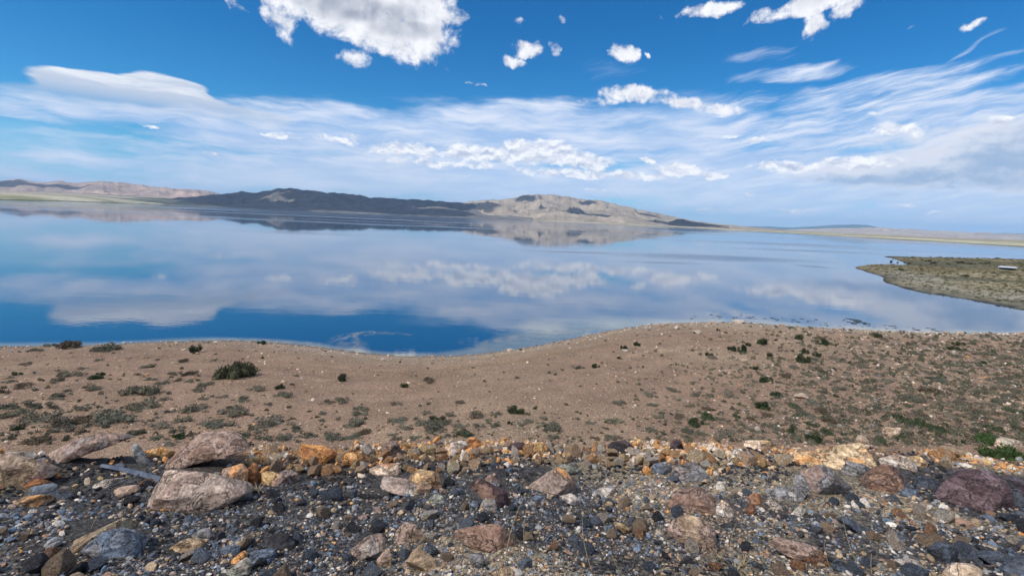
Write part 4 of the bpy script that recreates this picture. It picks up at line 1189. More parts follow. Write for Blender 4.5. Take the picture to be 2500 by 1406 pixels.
KINDS = [('slate', 'blue', 'blue-grey'), ('dark', 'slate', 'black'), ('tan', 'pink', 'tan'), ('white', 'tan', 'whitish'), ('blue', 'grey', 'pale blue-grey'), ('brown', 'orange', 'brown')]
n_s = 0; tries = 0
while n_s < 120 and tries < 4000:
    tries += 1
    px = rng.uniform(-20, 2520); py = rng.uniform(1165, 1412)
    if not free(px, py, 5): continue
    P0, t = hit_ground(px, py)
    r = t / FOC * rng.uniform(10, 19) * (0.8 + 0.5 * (py - 1165) / 240)
    c1, c2, w_ = KINDS[rng.choice(6, p=[.27, .12, .26, .15, .12, .08])]
    stone('stone', P0[0], P0[1], r, c1, c2, short(f'fist sized {w_} stone in the gravel, {beside(px, py)}'), 'fist sized stones in the foreground gravel', sink=0.2)
    placed.append((px, py, r * FOC / t, r * FOC / t * .7)); n_s += 1

# ---- gravel: far too many to count
pal_arr = lambda names: np.array([PAL[n] for n in names])
T1 = [rock_mesh(300 + i, 1, 7, 0.45, 0.95, (1, .8, .62), 0.05) for i in range(8)]
T0 = [rock_mesh(400 + i, 0, 8, 0.55, 0.95, (1, .8, .65), 0.0) for i in range(8)]


def rand_rot(n, r_, tilt=None):
    q = r_.normal(size=(n, 4)); q /= np.linalg.norm(q, axis=1)[:, None]
    if tilt is not None:
        a = r_.uniform(0, 2 * np.pi, n); q = np.stack([np.cos(a / 2), r_.normal(size=n) * tilt, r_.normal(size=n) * tilt, np.sin(a / 2)], -1); q /= np.linalg.norm(q, axis=1)[:, None]
    w, x, y, z = q.T
    return np.stack([np.stack([1 - 2 * (y * y + z * z), 2 * (x * y - z * w), 2 * (x * z + y * w)], -1),
                     np.stack([2 * (x * y + z * w), 1 - 2 * (x * x + z * z), 2 * (y * z - x * w)], -1),
                     np.stack([2 * (x * z - y * w), 2 * (y * z + x * w), 1 - 2 * (x * x + y * y)], -1)], 1)


def scatter(name, P3, rad, cols, temps, seed, material, smooth=False, tilt=None, sq=None):
    r_ = np.random.default_rng(seed)
    sx_, sy_, _d = project(P3)                           # none inside the big rocks
    ok_ = np.ones(len(P3), bool)
    for (a, b_, w, h) in placed[:len(ROCKS)]:
        ok_ &= ((sx_ - a) / w) ** 2 + ((sy_ - b_ + 0.1 * h) / h) ** 2 > 0.80
    P3, rad, cols = P3[ok_], rad[ok_], cols[ok_]
    n = len(P3); ti = r_.integers(len(temps), size=n); rot = rand_rot(n, r_, tilt)
    V_, F2, C_ = [], [], []; off = 0
    for k_, (tv, tf) in enumerate(temps):
        m_ = np.where(ti == k_)[0]
        if len(m_) == 0: continue
        vv = np.einsum('nij,vj->nvi', rot[m_], tv) * rad[m_][:, None, None]
        if sq is not None: vv = vv * np.array(sq)
        vv = vv + P3[m_][:, None, :]
        V_.append(vv.reshape(-1, 3)); C_.append(np.repeat(cols[m_], len(tv), 0))
        F2.append((tf[None] + (np.arange(len(m_)) * len(tv))[:, None, None] + off).reshape(-1, 3)); off += len(m_) * len(tv)
    me = mesh_np(name, np.concatenate(V_), np.concatenate(F2), smooth, np.concatenate(C_))
    return put(name, me, material, kind='stuff')


grav_mat, nt, b = new_mat('loose_stone')
P = pos(nt)
ng = nt.noise(P, 60.0, 3, 0.6)
nt.put(b.inputs['Base Color'], nt.mix(1.0, attr(nt, 'tint'), nt.mix(nt.ss(ng, 0.3, 0.7), (0.65, 0.65, 0.66), (1.35, 1.33, 1.3)), 'MULTIPLY'))
b.inputs['Roughness'].default_value = 0.8
bump(nt, b, ng, 0.6, 0.01)


def bank_points(n, seed):
    r_ = np.random.default_rng(seed)
    az = np.radians(r_.uniform(-63, 63, n))
    d = 1.0 / r_.uniform(1 / 9.6, 1 / 2.5, n)          # even in the picture
    x, y = np.sin(az) * d / np.cos(az) * 0.0 + np.tan(az) * d, d
    yc = np.interp(x, CRX, CRY)
    ok = (y < yc + 0.55)
    return x[ok], y[ok]


def gravel(name, n, seed, k0, spread, temps, clip):
    r_ = np.random.default_rng(seed + 1)
    x, y = bank_points(n, seed)
    m_ = len(x)
    rad = np.clip(np.hypot(x, y) * k0 * np.exp(r_.normal(size=m_) * spread), 0, clip)
    sandy = np.clip((fbm(x * 0.55 + 2, y * 0.75 + 4, oct=4) - 0.47) * 6, 0, 1)
    blk = np.clip((fbm(x * 0.7 + 9, y * 0.9 - 4, oct=3) - 0.46) * 7, 0, 1) * np.clip((y - np.interp(x, CRX, CRY) + 2.2) / 0.6, 0, 1)
    names = ['dark', 'slate', 'blue', 'grey', 'tan', 'white', 'orange', 'brown', 'black', 'pink']
    pdark = np.array([.24, .17, .13, .13, .12, .08, .01, .05, .05, .03]); psand = np.array([.05, .07, .09, .17, .32, .13, .03, .08, .01, .05])
    pblk = np.array([.48, .08, .02, .02, .02, .01, .0, .03, .34, .0])
    gx_, gy_, _d = project(np.stack([x, y, ground(x, y)], -1))
    for (a, b_, w, h) in [(1370, 1148, 210, 26), (1790, 1158, 115, 32), (215, 1140, 125, 38), (680, 1325, 70, 34), (1640, 1385, 260, 26), (450, 1345, 60, 16)]:
        blk = np.maximum(blk, np.clip((1.15 - np.hypot((gx_ - a) / w, (gy_ - b_) / h)) * 4, 0, 1) * 0.85)
    pr = pdark[None] * (1 - sandy[:, None]) + psand[None] * sandy[:, None]
    pr = pr * (1 - blk[:, None]) + pblk[None] / pblk.sum() * blk[:, None]
    yc = np.interp(x, CRX, CRY)
    rub = np.exp(-((y - yc + 0.25) / 0.6) ** 2) * np.clip((x + 4.2) / 0.8, 0, 1) * np.clip(fbm(x * 1.3, x * 0 + 2.0, oct=3) * 2.2 - 0.2, 0.2, 0.95)
    prub = np.array([.03, .01, .01, .06, .16, .14, .32, .10, .02, .15])
    pr = pr * (1 - rub[:, None]) + prub[None] * rub[:, None]
    cs = np.cumsum(pr, 1); cs /= cs[:, -1:]
    idx = (r_.random(m_)[:, None] > cs).sum(1)
    cols = pal_arr(names)[np.clip(idx, 0, 9)] * r_.uniform(.65, 1.25, (m_, 1)) * np.array([1, 1, 1])
    z = ground(x, y) + rad * r_.uniform(-0.25, 0.45, m_)
    return scatter(name, np.stack([x, y, z], -1), rad, cols, temps, seed, grav_mat, False, None, (1, 1, .8))


gravel('gravel', 45000, 11, 0.0027, 0.36, T0, 0.05)
gravel('gravel', 8400, 12, 0.0050, 0.36, T1, 0.09)
# rubble heaped along the edge of the bank
r_ = np.random.default_rng(21)
m_ = 3600
x = np.concatenate([r_.uniform(-4.2, 9.5, m_ - 800), r_.uniform(-8, 14, 800)])
yc = np.interp(x, CRX, CRY)
y = yc + r_.normal(size=m_) * 0.5 - 0.40
clus = fbm(x * 1.3, x * 0 + 2.0, oct=3) > r_.uniform(.30, .55, m_)
x, y, yc = x[clus], y[clus], yc[clus]; m_ = len(x)
rad = np.clip(0.030 * np.exp(r_.normal(size=m_) * 0.42), 0.012, 0.075)
names = ['orange', 'yellow', 'cream', 'white', 'pink', 'brown', 'rust', 'grey']
cols = pal_arr(names)[r_.choice(8, m_, p=[.34, .17, .26, .12, .06, .02, .02, .01])] * r_.uniform(.75, 1.2, (m_, 1))
heap = np.exp(-((y - yc + 0.1) / 0.3) ** 2) * 0.05
z = ground(x, y) + rad * 0.3 + heap * r_.random(m_)
scatter('rubble', np.stack([x, y, z], -1), rad, cols, T1, 22, grav_mat, False)


# ================================================================== plants
leaf_mat, nt, b = new_mat('sagebrush_leaves')
oi = nt.node('ShaderNodeObjectInfo')
c = nt.mix(1.0, E(nt, oi.outputs['Color']), attr(nt, 'tint'), 'MULTIPLY')
nt.put(b.inputs['Base Color'], c)
b.inputs['Roughness'].default_value = 0.75
b.inputs['Specular IOR Level'].default_value = 0.15
stuff_leaf, nt, b = new_mat('low_scrub')
nt.put(b.inputs['Base Color'], attr(nt, 'tint'))
b.inputs['Roughness'].default_value = 0.8
b.inputs['Specular IOR Level'].default_value = 0.1
wood_mat, nt, b = new_mat('grey_twigs')
nt.put(b.inputs['Base Color'], nt.mix(nt.noise(objco(nt), 8.0, 3), (0.10, 0.08, 0.06), (0.20, 0.17, 0.14)))


def tris_at(C, N, size, r_, elong=2.0):
    n = len(C)
    a = r_.normal(size=(n, 3)); t = a - (a * N).sum(1)[:, None] * N
    t /= np.linalg.norm(t, axis=1)[:, None] + 1e-9
    s = np.asarray(size).reshape(-1, 1) * np.ones((n, 1))
    tip = C + N * s * elong
    v = np.stack([C - t * s * 0.55, C + t * s * 0.55, tip], 1).reshape(-1, 3)
    return v, np.arange(n * 3).reshape(-1, 3)


def bush_leaves(seed, n, clumps, flat=0.55, leaf=0.07, upright=0.35, elong=2.0, spiky=0.0):
    r_ = np.random.default_rng(seed)
    cc = r_.normal(size=(clumps, 3)) * np.array([.42, .42, .12]); cc[:, 2] = np.abs(cc[:, 2]) + 0.10
    rad = r_.uniform(.22, .46, clumps)
    k_ = r_.choice(clumps, n, p=rad ** 2 / (rad ** 2).sum())
    d = r_.normal(size=(n, 3)); d /= np.linalg.norm(d, axis=1)[:, None]
    d[:, 2] = np.where(d[:, 2] < -0.25, -d[:, 2], d[:, 2])
    rr = rad[k_] * (0.55 + 0.5 * r_.random(n) ** 0.6) * (1 + spiky * r_.random(n) ** 4)
    C = cc[k_] + d * rr[:, None]
    C[:, 2] = np.maximum(C[:, 2], 0.0)
    N = d + np.array([0, 0, upright]) + r_.normal(size=(n, 3)) * 0.35
    N /= np.linalg.norm(N, axis=1)[:, None]
    C = C * np.array([1, 1, flat / 0.55])
    v, f = tris_at(C, N, leaf * r_.uniform(.6, 1.5, n), r_, elong)
    tint = r_.uniform(.62, 1.3, (n, 1)) * (1 + (r_.random((n, 1)) < 0.08) * 0.5)
    tint = np.repeat(tint * np.array([[1, 1, 1]]) * (1 + r_.normal(size=(n, 3)) * 0.04), 3, 0)
    # the twiggy mass inside each clump
    iv, if_ = ICO[1 if n > 100 else 0]
    Vs, Fs, Ts = [v], [f], [tint]; off = len(v)
    base_v, base_f = ICO[1 if n > 100 else 0]
    mound = base_v * np.array([.55, .55, .22 * flat / 0.55]) + np.array([0, 0, .05])
    Vs.append(mound); Fs.append(base_f + off); Ts.append(np.full((len(mound), 3), .8)); off += len(mound)
    for c0, r0 in zip(cc, rad):
        q = iv * (r0 * 0.64) * (1 + r_.normal(size=(len(iv), 1)) * 0.10) + c0
        q[:, 2] = np.maximum(q[:, 2], 0.0) * flat / 0.55
        Vs.append(q); Fs.append(if_ + off); Ts.append(r_.uniform(.7, 1.1, (len(q), 1)) * np.ones((1, 3))); off += len(q)
    V3 = np.concatenate(Vs)
    V3 = V3 * (0.83 / np.percentile(np.hypot(V3[:, 0], V3[:, 1]), 96))     # unit size
    return V3, np.concatenate(Fs), np.concatenate(Ts)


def stems(seed, n, h, spread):
    r_ = np.random.default_rng(seed)
    V_, F2 = [], []
    for i in range(n):
        a = r_.uniform(0, 6.28); tip = np.array([math.cos(a) * spread * r_.uniform(.5, 1), math.sin(a) * spread * r_.uniform(.5, 1), h * r_.uniform(.6, 1)])
        b0 = np.array([math.cos(a), math.sin(a), 0]) * 0.04; w = 0.018
        o = len(V_)
        for (p_, w_) in ((b0, w), (tip * 0.5 + np.array([0, 0, .08]), w * 0.7), (tip, w * 0.25)):
            for q in range(3):
                V_.append(p_ + np.array([math.cos(q * 2.09), math.sin(q * 2.09), 0]) * w_)
        for s_ in range(2):
            for q in range(3):
                F2.append((o + s_ * 3 + q, o + s_ * 3 + (q + 1) % 3, o + s_ * 3 + 3 + (q + 1) % 3, o + s_ * 3 + 3 + q))
    return np.array(V_), np.array(F2)


BUSH = {'s': [], 'g': [], 'b': [], 'd': []}
for i in range(6):
    v, f, t = bush_leaves(500 + i, 800, 7 + i % 3, 0.46, 0.052, 0.5, 2.0, 0.12); BUSH['s'].append(mesh_np('sagebrush', v, f, False, t))
for i in range(3):
    v, f, t = bush_leaves(520 + i, 800, 6, 0.66, 0.06, 0.4, 1.5); BUSH['g'].append(mesh_np('greasewood', v, f, False, t))
for i in range(3):
    v, f, t = bush_leaves(540 + i, 800, 8, 0.55, 0.06, 0.7, 1.8); BUSH['b'].append(mesh_np('green_shrub', v, f, False, t))
for i in range(3):
    v, f, t = bush_leaves(560 + i, 700, 6, 0.40, 0.05, 0.5, 2.4, 0.15); BUSH['d'].append(mesh_np('dry_shrub', v, f, False, t))
for l_ in BUSH.values():
    for me in l_: me.materials.append(leaf_mat)
stem_v, stem_f = stems(9, 14, 0.42, 0.5)
stem_me = mesh_np('stems', stem_v, stem_f, False); stem_me.materials.append(wood_mat)
GCOL = {'s': [(.185, .17, .12), (.16, .152, .112), (.20, .175, .13), (.14, .138, .10)], 'g': [(.035, .052, .022), (.045, .06, .028)], 'b': [(.07, .09, .045), (.085, .10, .055)], 'd': [(.16, .125, .085), (.14, .115, .085)]}
WORD = {'s': 'grey-green sagebrush', 'g': 'dark green rounded shrub', 'b': 'bright green shrub', 'd': 'brownish dry shrub'}
NAME = {'s': 'sagebrush', 'g': 'shrub', 'b': 'green_shrub', 'd': 'dry_shrub'}
SHR = []
SMARKS = [(568, 915, 'the largest left bush'), (263, 850, 'the dark pair at the water'), (2458, 1105, 'the biggest green bush'), (1064, 1025, 'the round dark green bush'), (989, 940, 'the lone upright bush'), (1452, 892, 'the dark bush by the bay'), (1139, 1060, 'the green bush above the rubble'), (832, 920, 'the lone dark green bush'),
          (493, 1100, 'the large pink slab'), (200, 1090, 'the wide pinkish slab'), (1850, 1086, 'the yellowish sandstone slab'), (2178, 1056, 'the flat cream slab'), (955, 1085, 'the upright spotted rock'), (1512, 1085, 'the black pitted rock'), (1320, 1085, 'the yellow orange block'), (2030, 1090, 'the large cream block'), (1805, 788, 'the pale block on the beach tip'), (1960, 972, 'the flat cream stone'), (1850, 1050, 'the white stone on sand')]


def shrub(px, py, wpx, kind, label=None, tall=1.0, parts=False):
    P0, t = hit_ground(px, py)
    dep = (P0 - np.array([0, 0, CAM_H])) @ F_
    w = wpx / FOC * dep * 1.2
    me = BUSH[kind][rng.integers(len(BUSH[kind]))]
    col = GCOL[kind][rng.integers(len(GCOL[kind]))]; j = rng.uniform(.85, 1.2)
    col = tuple(x * j for x in col)
    # half its depth beyond the point where its front edge meets the soil
    c_ = P0[:2] + P0[:2] / np.linalg.norm(P0[:2]) * w * 0.42
    z = float(ground(c_[0], c_[1])) - 0.02 * w
    sc_ = w * 0.60
    cols = ['at the far left', 'at the left', 'left of centre', 'in the middle', 'right of centre', 'at the right', 'at the far right']
    cz = cols[int(np.clip(px / 2500 * 7, 0, 6))]
    ysh = float(shoreY(c_[0])); yb_ = float(np.interp(c_[0], BX, BY)); u = (ysh - c_[1]) / (ysh - yb_)
    rz = 'by the waterline' if u < 0.16 else 'high on the beach' if u < 0.42 else 'halfway down the slope' if u < 0.74 else 'at the foot of the bank'
    sz = 'tiny' if w < 0.42 else 'small' if w < 0.65 else 'medium' if w < 1.0 else 'large'
    lab = label
    if lab is None:
        near_ = min(((px - a) ** 2 + ((py - b2) * 2.2) ** 2, a, b2, n_) for a, b2, n_ in SMARKS)
        if near_[0] < 190 ** 2:
            ddx, ddy = px - near_[1], (py - near_[2]) * 2.2
            rel = ('right of ' if ddx > 0 else 'left of ') if abs(ddx) > abs(ddy) else ('below ' if ddy > 0 else 'above ')
            lab = short(f'{sz} {WORD[kind]} {rz}, {rel}{near_[3]}')
        else:
            lab = f'{sz} {WORD[kind]} {rz} {cz}'
    rot = (0, 0, rng.uniform(0, 6.28)); scl = (sc_, sc_ * rng.uniform(.75, 1.1), sc_ * tall * rng.uniform(.62, .92))
    if parts:
        root = put(NAME[kind], None, None, loc=(c_[0], c_[1], z), rot=rot, scale=scl, label=lab, cat='shrub', group=None)
        fo = put('foliage', me, None, parent=root); fo.color = (*col, 1)
        put('stems', stem_me, None, parent=root)
        return root
    o = put(NAME[kind], me, None, loc=(c_[0], c_[1], z), rot=rot, scale=scl, label=lab, cat='shrub', group='shrubs scattered over the sandy slope')
    o.color = (*col, 1)
    SHR.append((px, py, wpx))
    return o


v, f, t = bush_leaves(604, 2600, 15, 0.60, 0.052, 0.6, 2.0, 0.25)
v[:, :2] *= (1.15 - 0.55 * np.clip(v[:, 2:3] / 0.8, 0, 1))      # broad below, pointed above
BIG = mesh_np('sagebrush', v, f, False, t); BIG.materials.append(leaf_mat)
_keep = BUSH['s'], GCOL['s']
BUSH['s'], GCOL['s'] = [BIG], [(.085, .09, .05)]
shrub(568, 928, 78, 's', 'largest dark grey-green bush, standing alone on the left slope', 1.8, True)
BUSH['s'], GCOL['s'] = _keep
shrub(263, 859, 64, 's', 'dark bush against the blue water at left, right one of two', 1.1, True)
shrub(176, 853, 46, 'd', 'brownish bush against the blue water at left, left one of two', 1.25, True)
_kb = GCOL['b']; GCOL['b'] = [(.06, .10, .03)]
shrub(2458, 1126, 88, 'b', 'biggest bright green bush, on the bank edge at far right', 1.35, True)
shrub(2399, 1086, 72, 'b', 'bright green bush just behind the biggest green bush at right', 1.0, True)
GCOL['b'] = _kb
shrub(1064, 1034, 38, 'g', 'dark green round bush in the middle, above the orange rubble', 1.1, True)
shrub(989, 946, 24, 'g', 'upright dark green bush alone on bare sand, middle left', 1.25, True)
shrub(1452, 899, 20, 'g', 'upright dark green bush alone on the beach right of the bay', 1.35, True)
shrub(1139, 1067, 42, 'b', 'green bush right above the orange rubble in the middle', 1.0, True)
shrub(832, 926, 26, 'g', 'dark green bush alone on bare sand left of the bay', 1.1, True)
HAND = """126,848,33,s 80,859,36,s 170,924,62,s 143,935,40,s 475,861,27,g 641,841,18,g 354,900,30,s 422,918,36,s 461,918,32,d 395,940,32,s 432,933,30,d 463,935,30,s 495,947,42,s 485,960,34,s 335,970,86,s 229,957,46,s 60,949,56,d 133,977,48,s
350,1004,70,s 498,977,32,s 544,973,36,s 591,983,40,s 628,957,36,s 684,951,22,g 724,920,20,d 694,973,44,s 478,1010,68,s 564,1003,34,s 575,1021,60,s 272,1038,94,s 206,1003,50,s 100,1037,92,s 156,1060,96,s 25,1005,70,s 25,1023,80,s 88,1001,50,s 440,1034,44,s 441,1056,40,s 528,1047,60,s
332,1069,58,s 382,1077,40,s 412,1090,36,s 660,1047,88,s 720,1057,40,s 598,1070,56,s 644,1077,44,s 697,1080,58,s 754,1073,44,s 812,1077,46,s 93,1084,50,d 20,1077,30,s 714,1027,28,d 787,1013,26,s 787,1031,22,s 800,987,30,s 654,991,22,s
966,991,30,s 1122,987,24,d 1305,1001,19,g 1242,1037,22,g 1268,1042,36,s 1348,1055,50,s 1328,1025,26,s 1291,1034,24,s 863,1047,60,s 863,1077,66,s 973,1037,62,s 969,1077,36,s 1009,1077,34,s 1059,1057,80,s 1122,1047,36,s 1169,1047,30,s 1207,1047,36,s 1042,1013,30,s 1162,1023,40,d 1195,1030,26,s 1351,1093,46,d 1096,1070,28,s
1507,991,36,s 1587,970,32,s 1640,957,36,s 1590,993,24,s 1607,1023,30,s 1587,1055,30,s 1491,1077,32,s 1441,1037,26,s 1500,1038,46,s 1554,845,19,g 1524,856,18,g 1514,877,13,g 1650,892,13,g 1729,870,18,g 1751,808,14,g 1826,845,15,g 1855,842,26,g 1946,830,24,g 1892,833,14,g 1788,858,20,g 1813,862,27,g 1878,873,18,g
1860,936,22,g 1882,932,24,g 2145,825,26,g 2010,843,26,g 1969,865,22,g 1996,872,18,g 1956,887,30,g 1986,900,28,s 2013,927,26,s 2070,929,30,s 2275,964,54,d 2161,936,40,s 2272,929,36,s 2228,984,54,s 1936,999,32,b 1862,1001,32,g 1929,1060,36,g 1976,1041,28,b 2013,1063,32,b 1932,1030,34,s 1714,1067,32,s 1774,1071,60,s 1720,1026,38,b 1757,1028,24,s 1831,1026,24,d 1801,1023,22,b 1992,993,60,s
2224,1040,56,b 2194,1070,34,b 2150,1083,34,b 2288,1057,44,b 2436,1057,40,b 1700,970,30,s 1735,972,26,s 2100,970,36,s 2050,955,40,s 2120,950,30,s 2040,880,30,s 2085,890,26,s 2240,868,40,s 2330,872,34,s 2400,868,40,s 2470,880,36,s 2345,898,44,s 2340,912,36,s 2400,890,24,g 2100,880,24,s 2250,900,30,s 2200,905,26,s 2300,940,40,s 2380,960,44,s 2450,940,40,s 2440,985,50,s 2350,1005,56,s 2480,1010,44,b 2140,1000,36,s 2080,1010,30,s 2065,1035,30,s"""
for tok in HAND.split():
    a_, b2, c2, k2 = tok.split(',')
    shrub(float(a_), float(b2), float(c2), k2, tall=1.5 if k2 == 'g' else 1.0)


def veg_density(px, py):          # how thick the scrub stands, over the slope as seen in the photograph
    lf = math.exp(-((px - 250) / 420) ** 2) * np.clip((py - 850) / 90, 0, 1)
    low_ = np.clip((py - 985) / 50, 0, 1) * 0.8
    rg = np.clip((px - 1560 - (py < 900) * 160) / 420, 0, 1)
    return float(np.clip(max(lf * 0.7, low_, rg), 0.03, 1))


n_i = 0; tries = 0
while len(SHR) < 290 and tries < 20000:
    tries += 1
    px, py = rng.uniform(0, 2500), rng.uniform(800, 1090)
    P0, t = hit_ground(px, py)
    if P0[2] < 0.06 or P0[1] < np.interp(P0[0], BX, BY) - 1.0: continue
    if rng.random() > veg_density(px, py): continue
    w = rng.uniform(20, 40) * np.interp(py, [810, 1080], [0.62, 1.25])
    if any(abs(px - a) < (w + c2) * 0.45 and abs(py - b2) < (w + c2) * 0.14 for a, b2, c2 in SHR): continue
    kind = rng.choice(['s', 'd', 'g', 'b'], p=[.70, .18, .10, .02] if px > 1500 else [.78, .18, .04, 0])
    shrub(px, py, w, kind)

# ---- the countless smaller tufts
def tuft_mesh(seed, n, flat):
    v, f, t = bush_leaves(seed, n, 2, flat, 0.13, 0.6, 1.7)
    return v, f, t


def tufts(name, n, seed, dens, wlo, whi, cols):
    r_ = np.random.default_rng(seed)
    T = [tuft_mesh(700 + i, 34, 0.5) for i in range(5)]
    cx, cy = r_.uniform(-240, 2800, n * 14), r_.uniform(796, 1088, n * 14)
    kp = np.array([r_.random() < dens(a, b_) for a, b_ in zip(cx, cy)])
    cx, cy = cx[kp][:int(n * 1.3)], cy[kp][:int(n * 1.3)]
    P_, t_ = hit_slope(cx, cy)
    okk = (P_[:, 2] > 0.05) & (P_[:, 1] > np.interp(P_[:, 0], BX, BY) - 2.5) & (P_[:, 1] < shoreY(P_[:, 0]) - 0.3)
    P_, t_, cy = P_[okk][:n], t_[okk][:n], cy[okk][:n]
    V_, F2, C_, off = [], [], [], 0
    for P0, t, py in zip(P_, t_, cy):
        w = r_.uniform(wlo, whi) / FOC * t * np.interp(py, [810, 1080], [0.75, 1.15])
        v, f, tt_ = T[r_.integers(5)]
        a = r_.uniform(0, 6.28); c, s_ = math.cos(a), math.sin(a)
        vv = np.stack([v[:, 0] * c - v[:, 1] * s_, v[:, 0] * s_ + v[:, 1] * c, v[:, 2] * r_.uniform(.7, 1.2)], -1) * w * 0.6 + P0
        V_.append(vv); F2.append(f + off); off += len(v)
        C_.append(tt_ * np.array(cols[r_.integers(len(cols))]) * r_.uniform(.8, 1.2))
    return put(name, mesh_np(name, np.concatenate(V_), np.concatenate(F2), False, np.concatenate(C_)), stuff_leaf, kind='stuff')


def d_right(px, py):
    return float(np.clip((px - 1480 - max(0, 900 - py) * 1.6) / 520, 0, 1)) ** 1.1


def d_all(px, py):
    return max(0.10, veg_density(px, py) * 0.55)


tufts('scrub', 3400, 31, d_right, 7, 16, [(.15, .145, .10), (.13, .128, .09), (.19, .165, .115), (.17, .135, .10), (.10, .105, .065), (.21, .18, .13)])
tufts('scrub', 1400, 32, d_all, 6, 14, [(.10, .09, .06), (.13, .11, .08), (.07, .07, .045), (.12, .125, .08)])
# weedy lines along old beach ridges round the bay
def d_line(px, py):
    a = abs(py - np.interp(px, [950, 1100, 1250, 1340, 1420], [915, 917, 911, 904, 894])) < 3.5
    b_ = abs(py - np.interp(px, [990, 1100, 1270, 1300], [884, 889, 884, 876])) < 2.5
    return 1.0 if (a and 950 < px < 1420) or (b_ and 990 < px < 1300) else 0.0


tufts('scrub', 170, 33, d_line, 4, 9, [(.15, .13, .05), (.10, .10, .04), (.20, .15, .07)])

# ---- small stones on the slope and along the water
r_ = np.random.default_rng(41)
PX_, PY_ = [], []
while len(PX_) < 9500:
    px, py = r_.uniform(-240, 2800), r_.uniform(784, 1092)
    w = 0.30 + 0.7 * np.clip((px - 1250) / 700, 0, 1) + 0.6 * np.clip((py - 1020) / 60, 0, 1)
    if r_.random() < w: PX_.append(px); PY_.append(py)
P_, t_ = hit_slope(np.array(PX_), np.array(PY_))
okk = (P_[:, 1] > np.interp(P_[:, 0], BX, BY) - 2.5) & (P_[:, 1] < shoreY(P_[:, 0]) - 0.05)
pts = P_[okk][:, :2]; rads = t_[okk] * 0.0013 * np.exp(r_.normal(size=okk.sum()) * 0.45)
n_sh = 2600                        # a paler, stonier fringe by the waterline
xs_ = r_.uniform(-42, 60, n_sh); off_ = np.abs(r_.normal(size=n_sh)) * 1.1 + 0.02
pts = np.concatenate([pts, np.stack([xs_, shoreY(xs_) - off_], -1)]); rads = np.concatenate([rads, np.hypot(xs_, shoreY(xs_)) * 0.0011 * np.exp(r_.normal(size=n_sh) * 0.45)])
ch = pal_arr(['tan', 'cream', 'white', 'grey', 'pink', 'brown', 'dark', 'orange'])[r_.choice(8, len(pts), p=[.27, .17, .13, .10, .14, .12, .04, .03])] * r_.uniform(.7, 1.2, (len(pts), 1))
scatter('pebbles', np.stack([pts[:, 0], pts[:, 1], ground(pts[:, 0], pts[:, 1]) + rads * 0.2], -1), rads, ch, T0, 42, grav_mat, False, None, (1, 1, .7))

# white rocks one can pick out near the water
for (px, py, w, lab) in [(1805, 788, 26, 'pale block at the tip of the beach where it meets the lake'), (1624, 793, 14, 'white rock at the water left of the beach tip'), (1652, 802, 16, 'white rock just inland from the beach tip'),
                         (1700, 813, 20, 'long whitish rock on the sand below the beach tip'), (1525, 857, 15, 'white rock beside a dark shrub right of the bay'), (1578, 861, 13, 'small white rock on sand, right one of two near dark shrubs'),
                         (1245, 857, 14, 'white rock on the waterline of the bay'), (1410, 838, 9, 'small white rock on the curving right shore of the bay'), (1440, 830, 9, 'small white rock farther along the right shore of the bay'),
                         (528, 836, 12, 'white rock at the top of the left shore, against the water'), (560, 833, 10, 'small white stone at the water on the left shore'), (935, 879, 12, 'flat pale stone on the beach left of the bay'), (1060, 878, 9, 'pale stone at the middle of the bay shore'),
                         (1812, 880, 18, 'cream rock under dark shrubs on the right slope'), (1960, 972, 30, 'flat cream stone among shrubs on the right slope'), (1850, 1050, 18, 'white stone on bare sand above the yellowish slab'), (2105, 1075, 26, 'white stone above the large cream block at right')]:
    P0, t = hit_ground(px, py)
    r = w / 2 / FOC * t
    o = put('white_rock', SHAPES[rng.integers(len(SHAPES))], None, loc=(P0[0], P0[1], P0[2] + r * .25), rot=(0, 0, rng.uniform(0, 6)), scale=(r, r * .8, r * .8), label=lab, cat='rock')
    o.color = (*PAL['white' if 'cream' not in lab else 'cream'], 1); o['accent'] = list(PAL['cream'])

# ---- shrubs, wreckage and shelter on the peninsula
def on_pen(px, py):
    q = hit_plane(px, py, 0.6)
    z, s = pen_height(np.array([[q[0]]]), np.array([[q[1]]]))
    return q, max(float(z[0, 0]), 0.0)


PEN = [(2352, 676, 26, 'dark bush in the middle of the olive flat on the peninsula'), (2203, 660, 21, 'dark bush near the tip of the peninsula'), (2262, 638, 22, 'dark bush on the far edge of the peninsula, right of the inlet'), (2221, 641, 26, 'wide dark bush by the inlet of the peninsula'),
       (2279, 644, 20, 'low dark bush inland of the peninsula inlet'), (2345, 644, 22, 'dark bush at the back of the peninsula, left of the twin'), (2365, 646, 18, 'dark bush at the back of the peninsula, right twin'), (2412, 645, 15, 'small dark bush left of the white-roofed shelter'),
       (2392, 644, 13, 'tiny dark bush between the twin bushes and the shelter'), (2491, 713, 26, 'dark bush at the right edge of the peninsula'), (2138, 657, 15, 'dark bush at the very tip of the peninsula'), (2162, 659, 9, 'tiny bush just behind the peninsula tip'), (2246, 631, 9, 'small bush on the far shoreline of the peninsula'),
       (2250, 657, 10, 'tiny bush inland of the peninsula tip, behind the straw flat'), (2304, 667, 9, 'tiny bush left of the middle bush on the peninsula'), (2180, 631, 8, 'small bush on the thin far spit of the peninsula')]
for (px, py, w, lab) in PEN:
    q, z = on_pen(px, py)
    wm = w / FOC * q[1] * 0.85
    o = put('shrub', BUSH['g'][rng.integers(3)], None, loc=(q[0], q[1], z), rot=(0, 0, rng.uniform(0, 6)), scale=(wm * .6, wm * .6, wm * .36), label=lab, cat='shrub', group='bushes on the peninsula')
    o.color = (.05, .055, .03, 1)
r_ = np.random.default_rng(51)
V_, F2, C_, off = [], [], [], 0
T = [tuft_mesh(720 + i, 26, 0.35) for i in range(4)]
cnt = 0
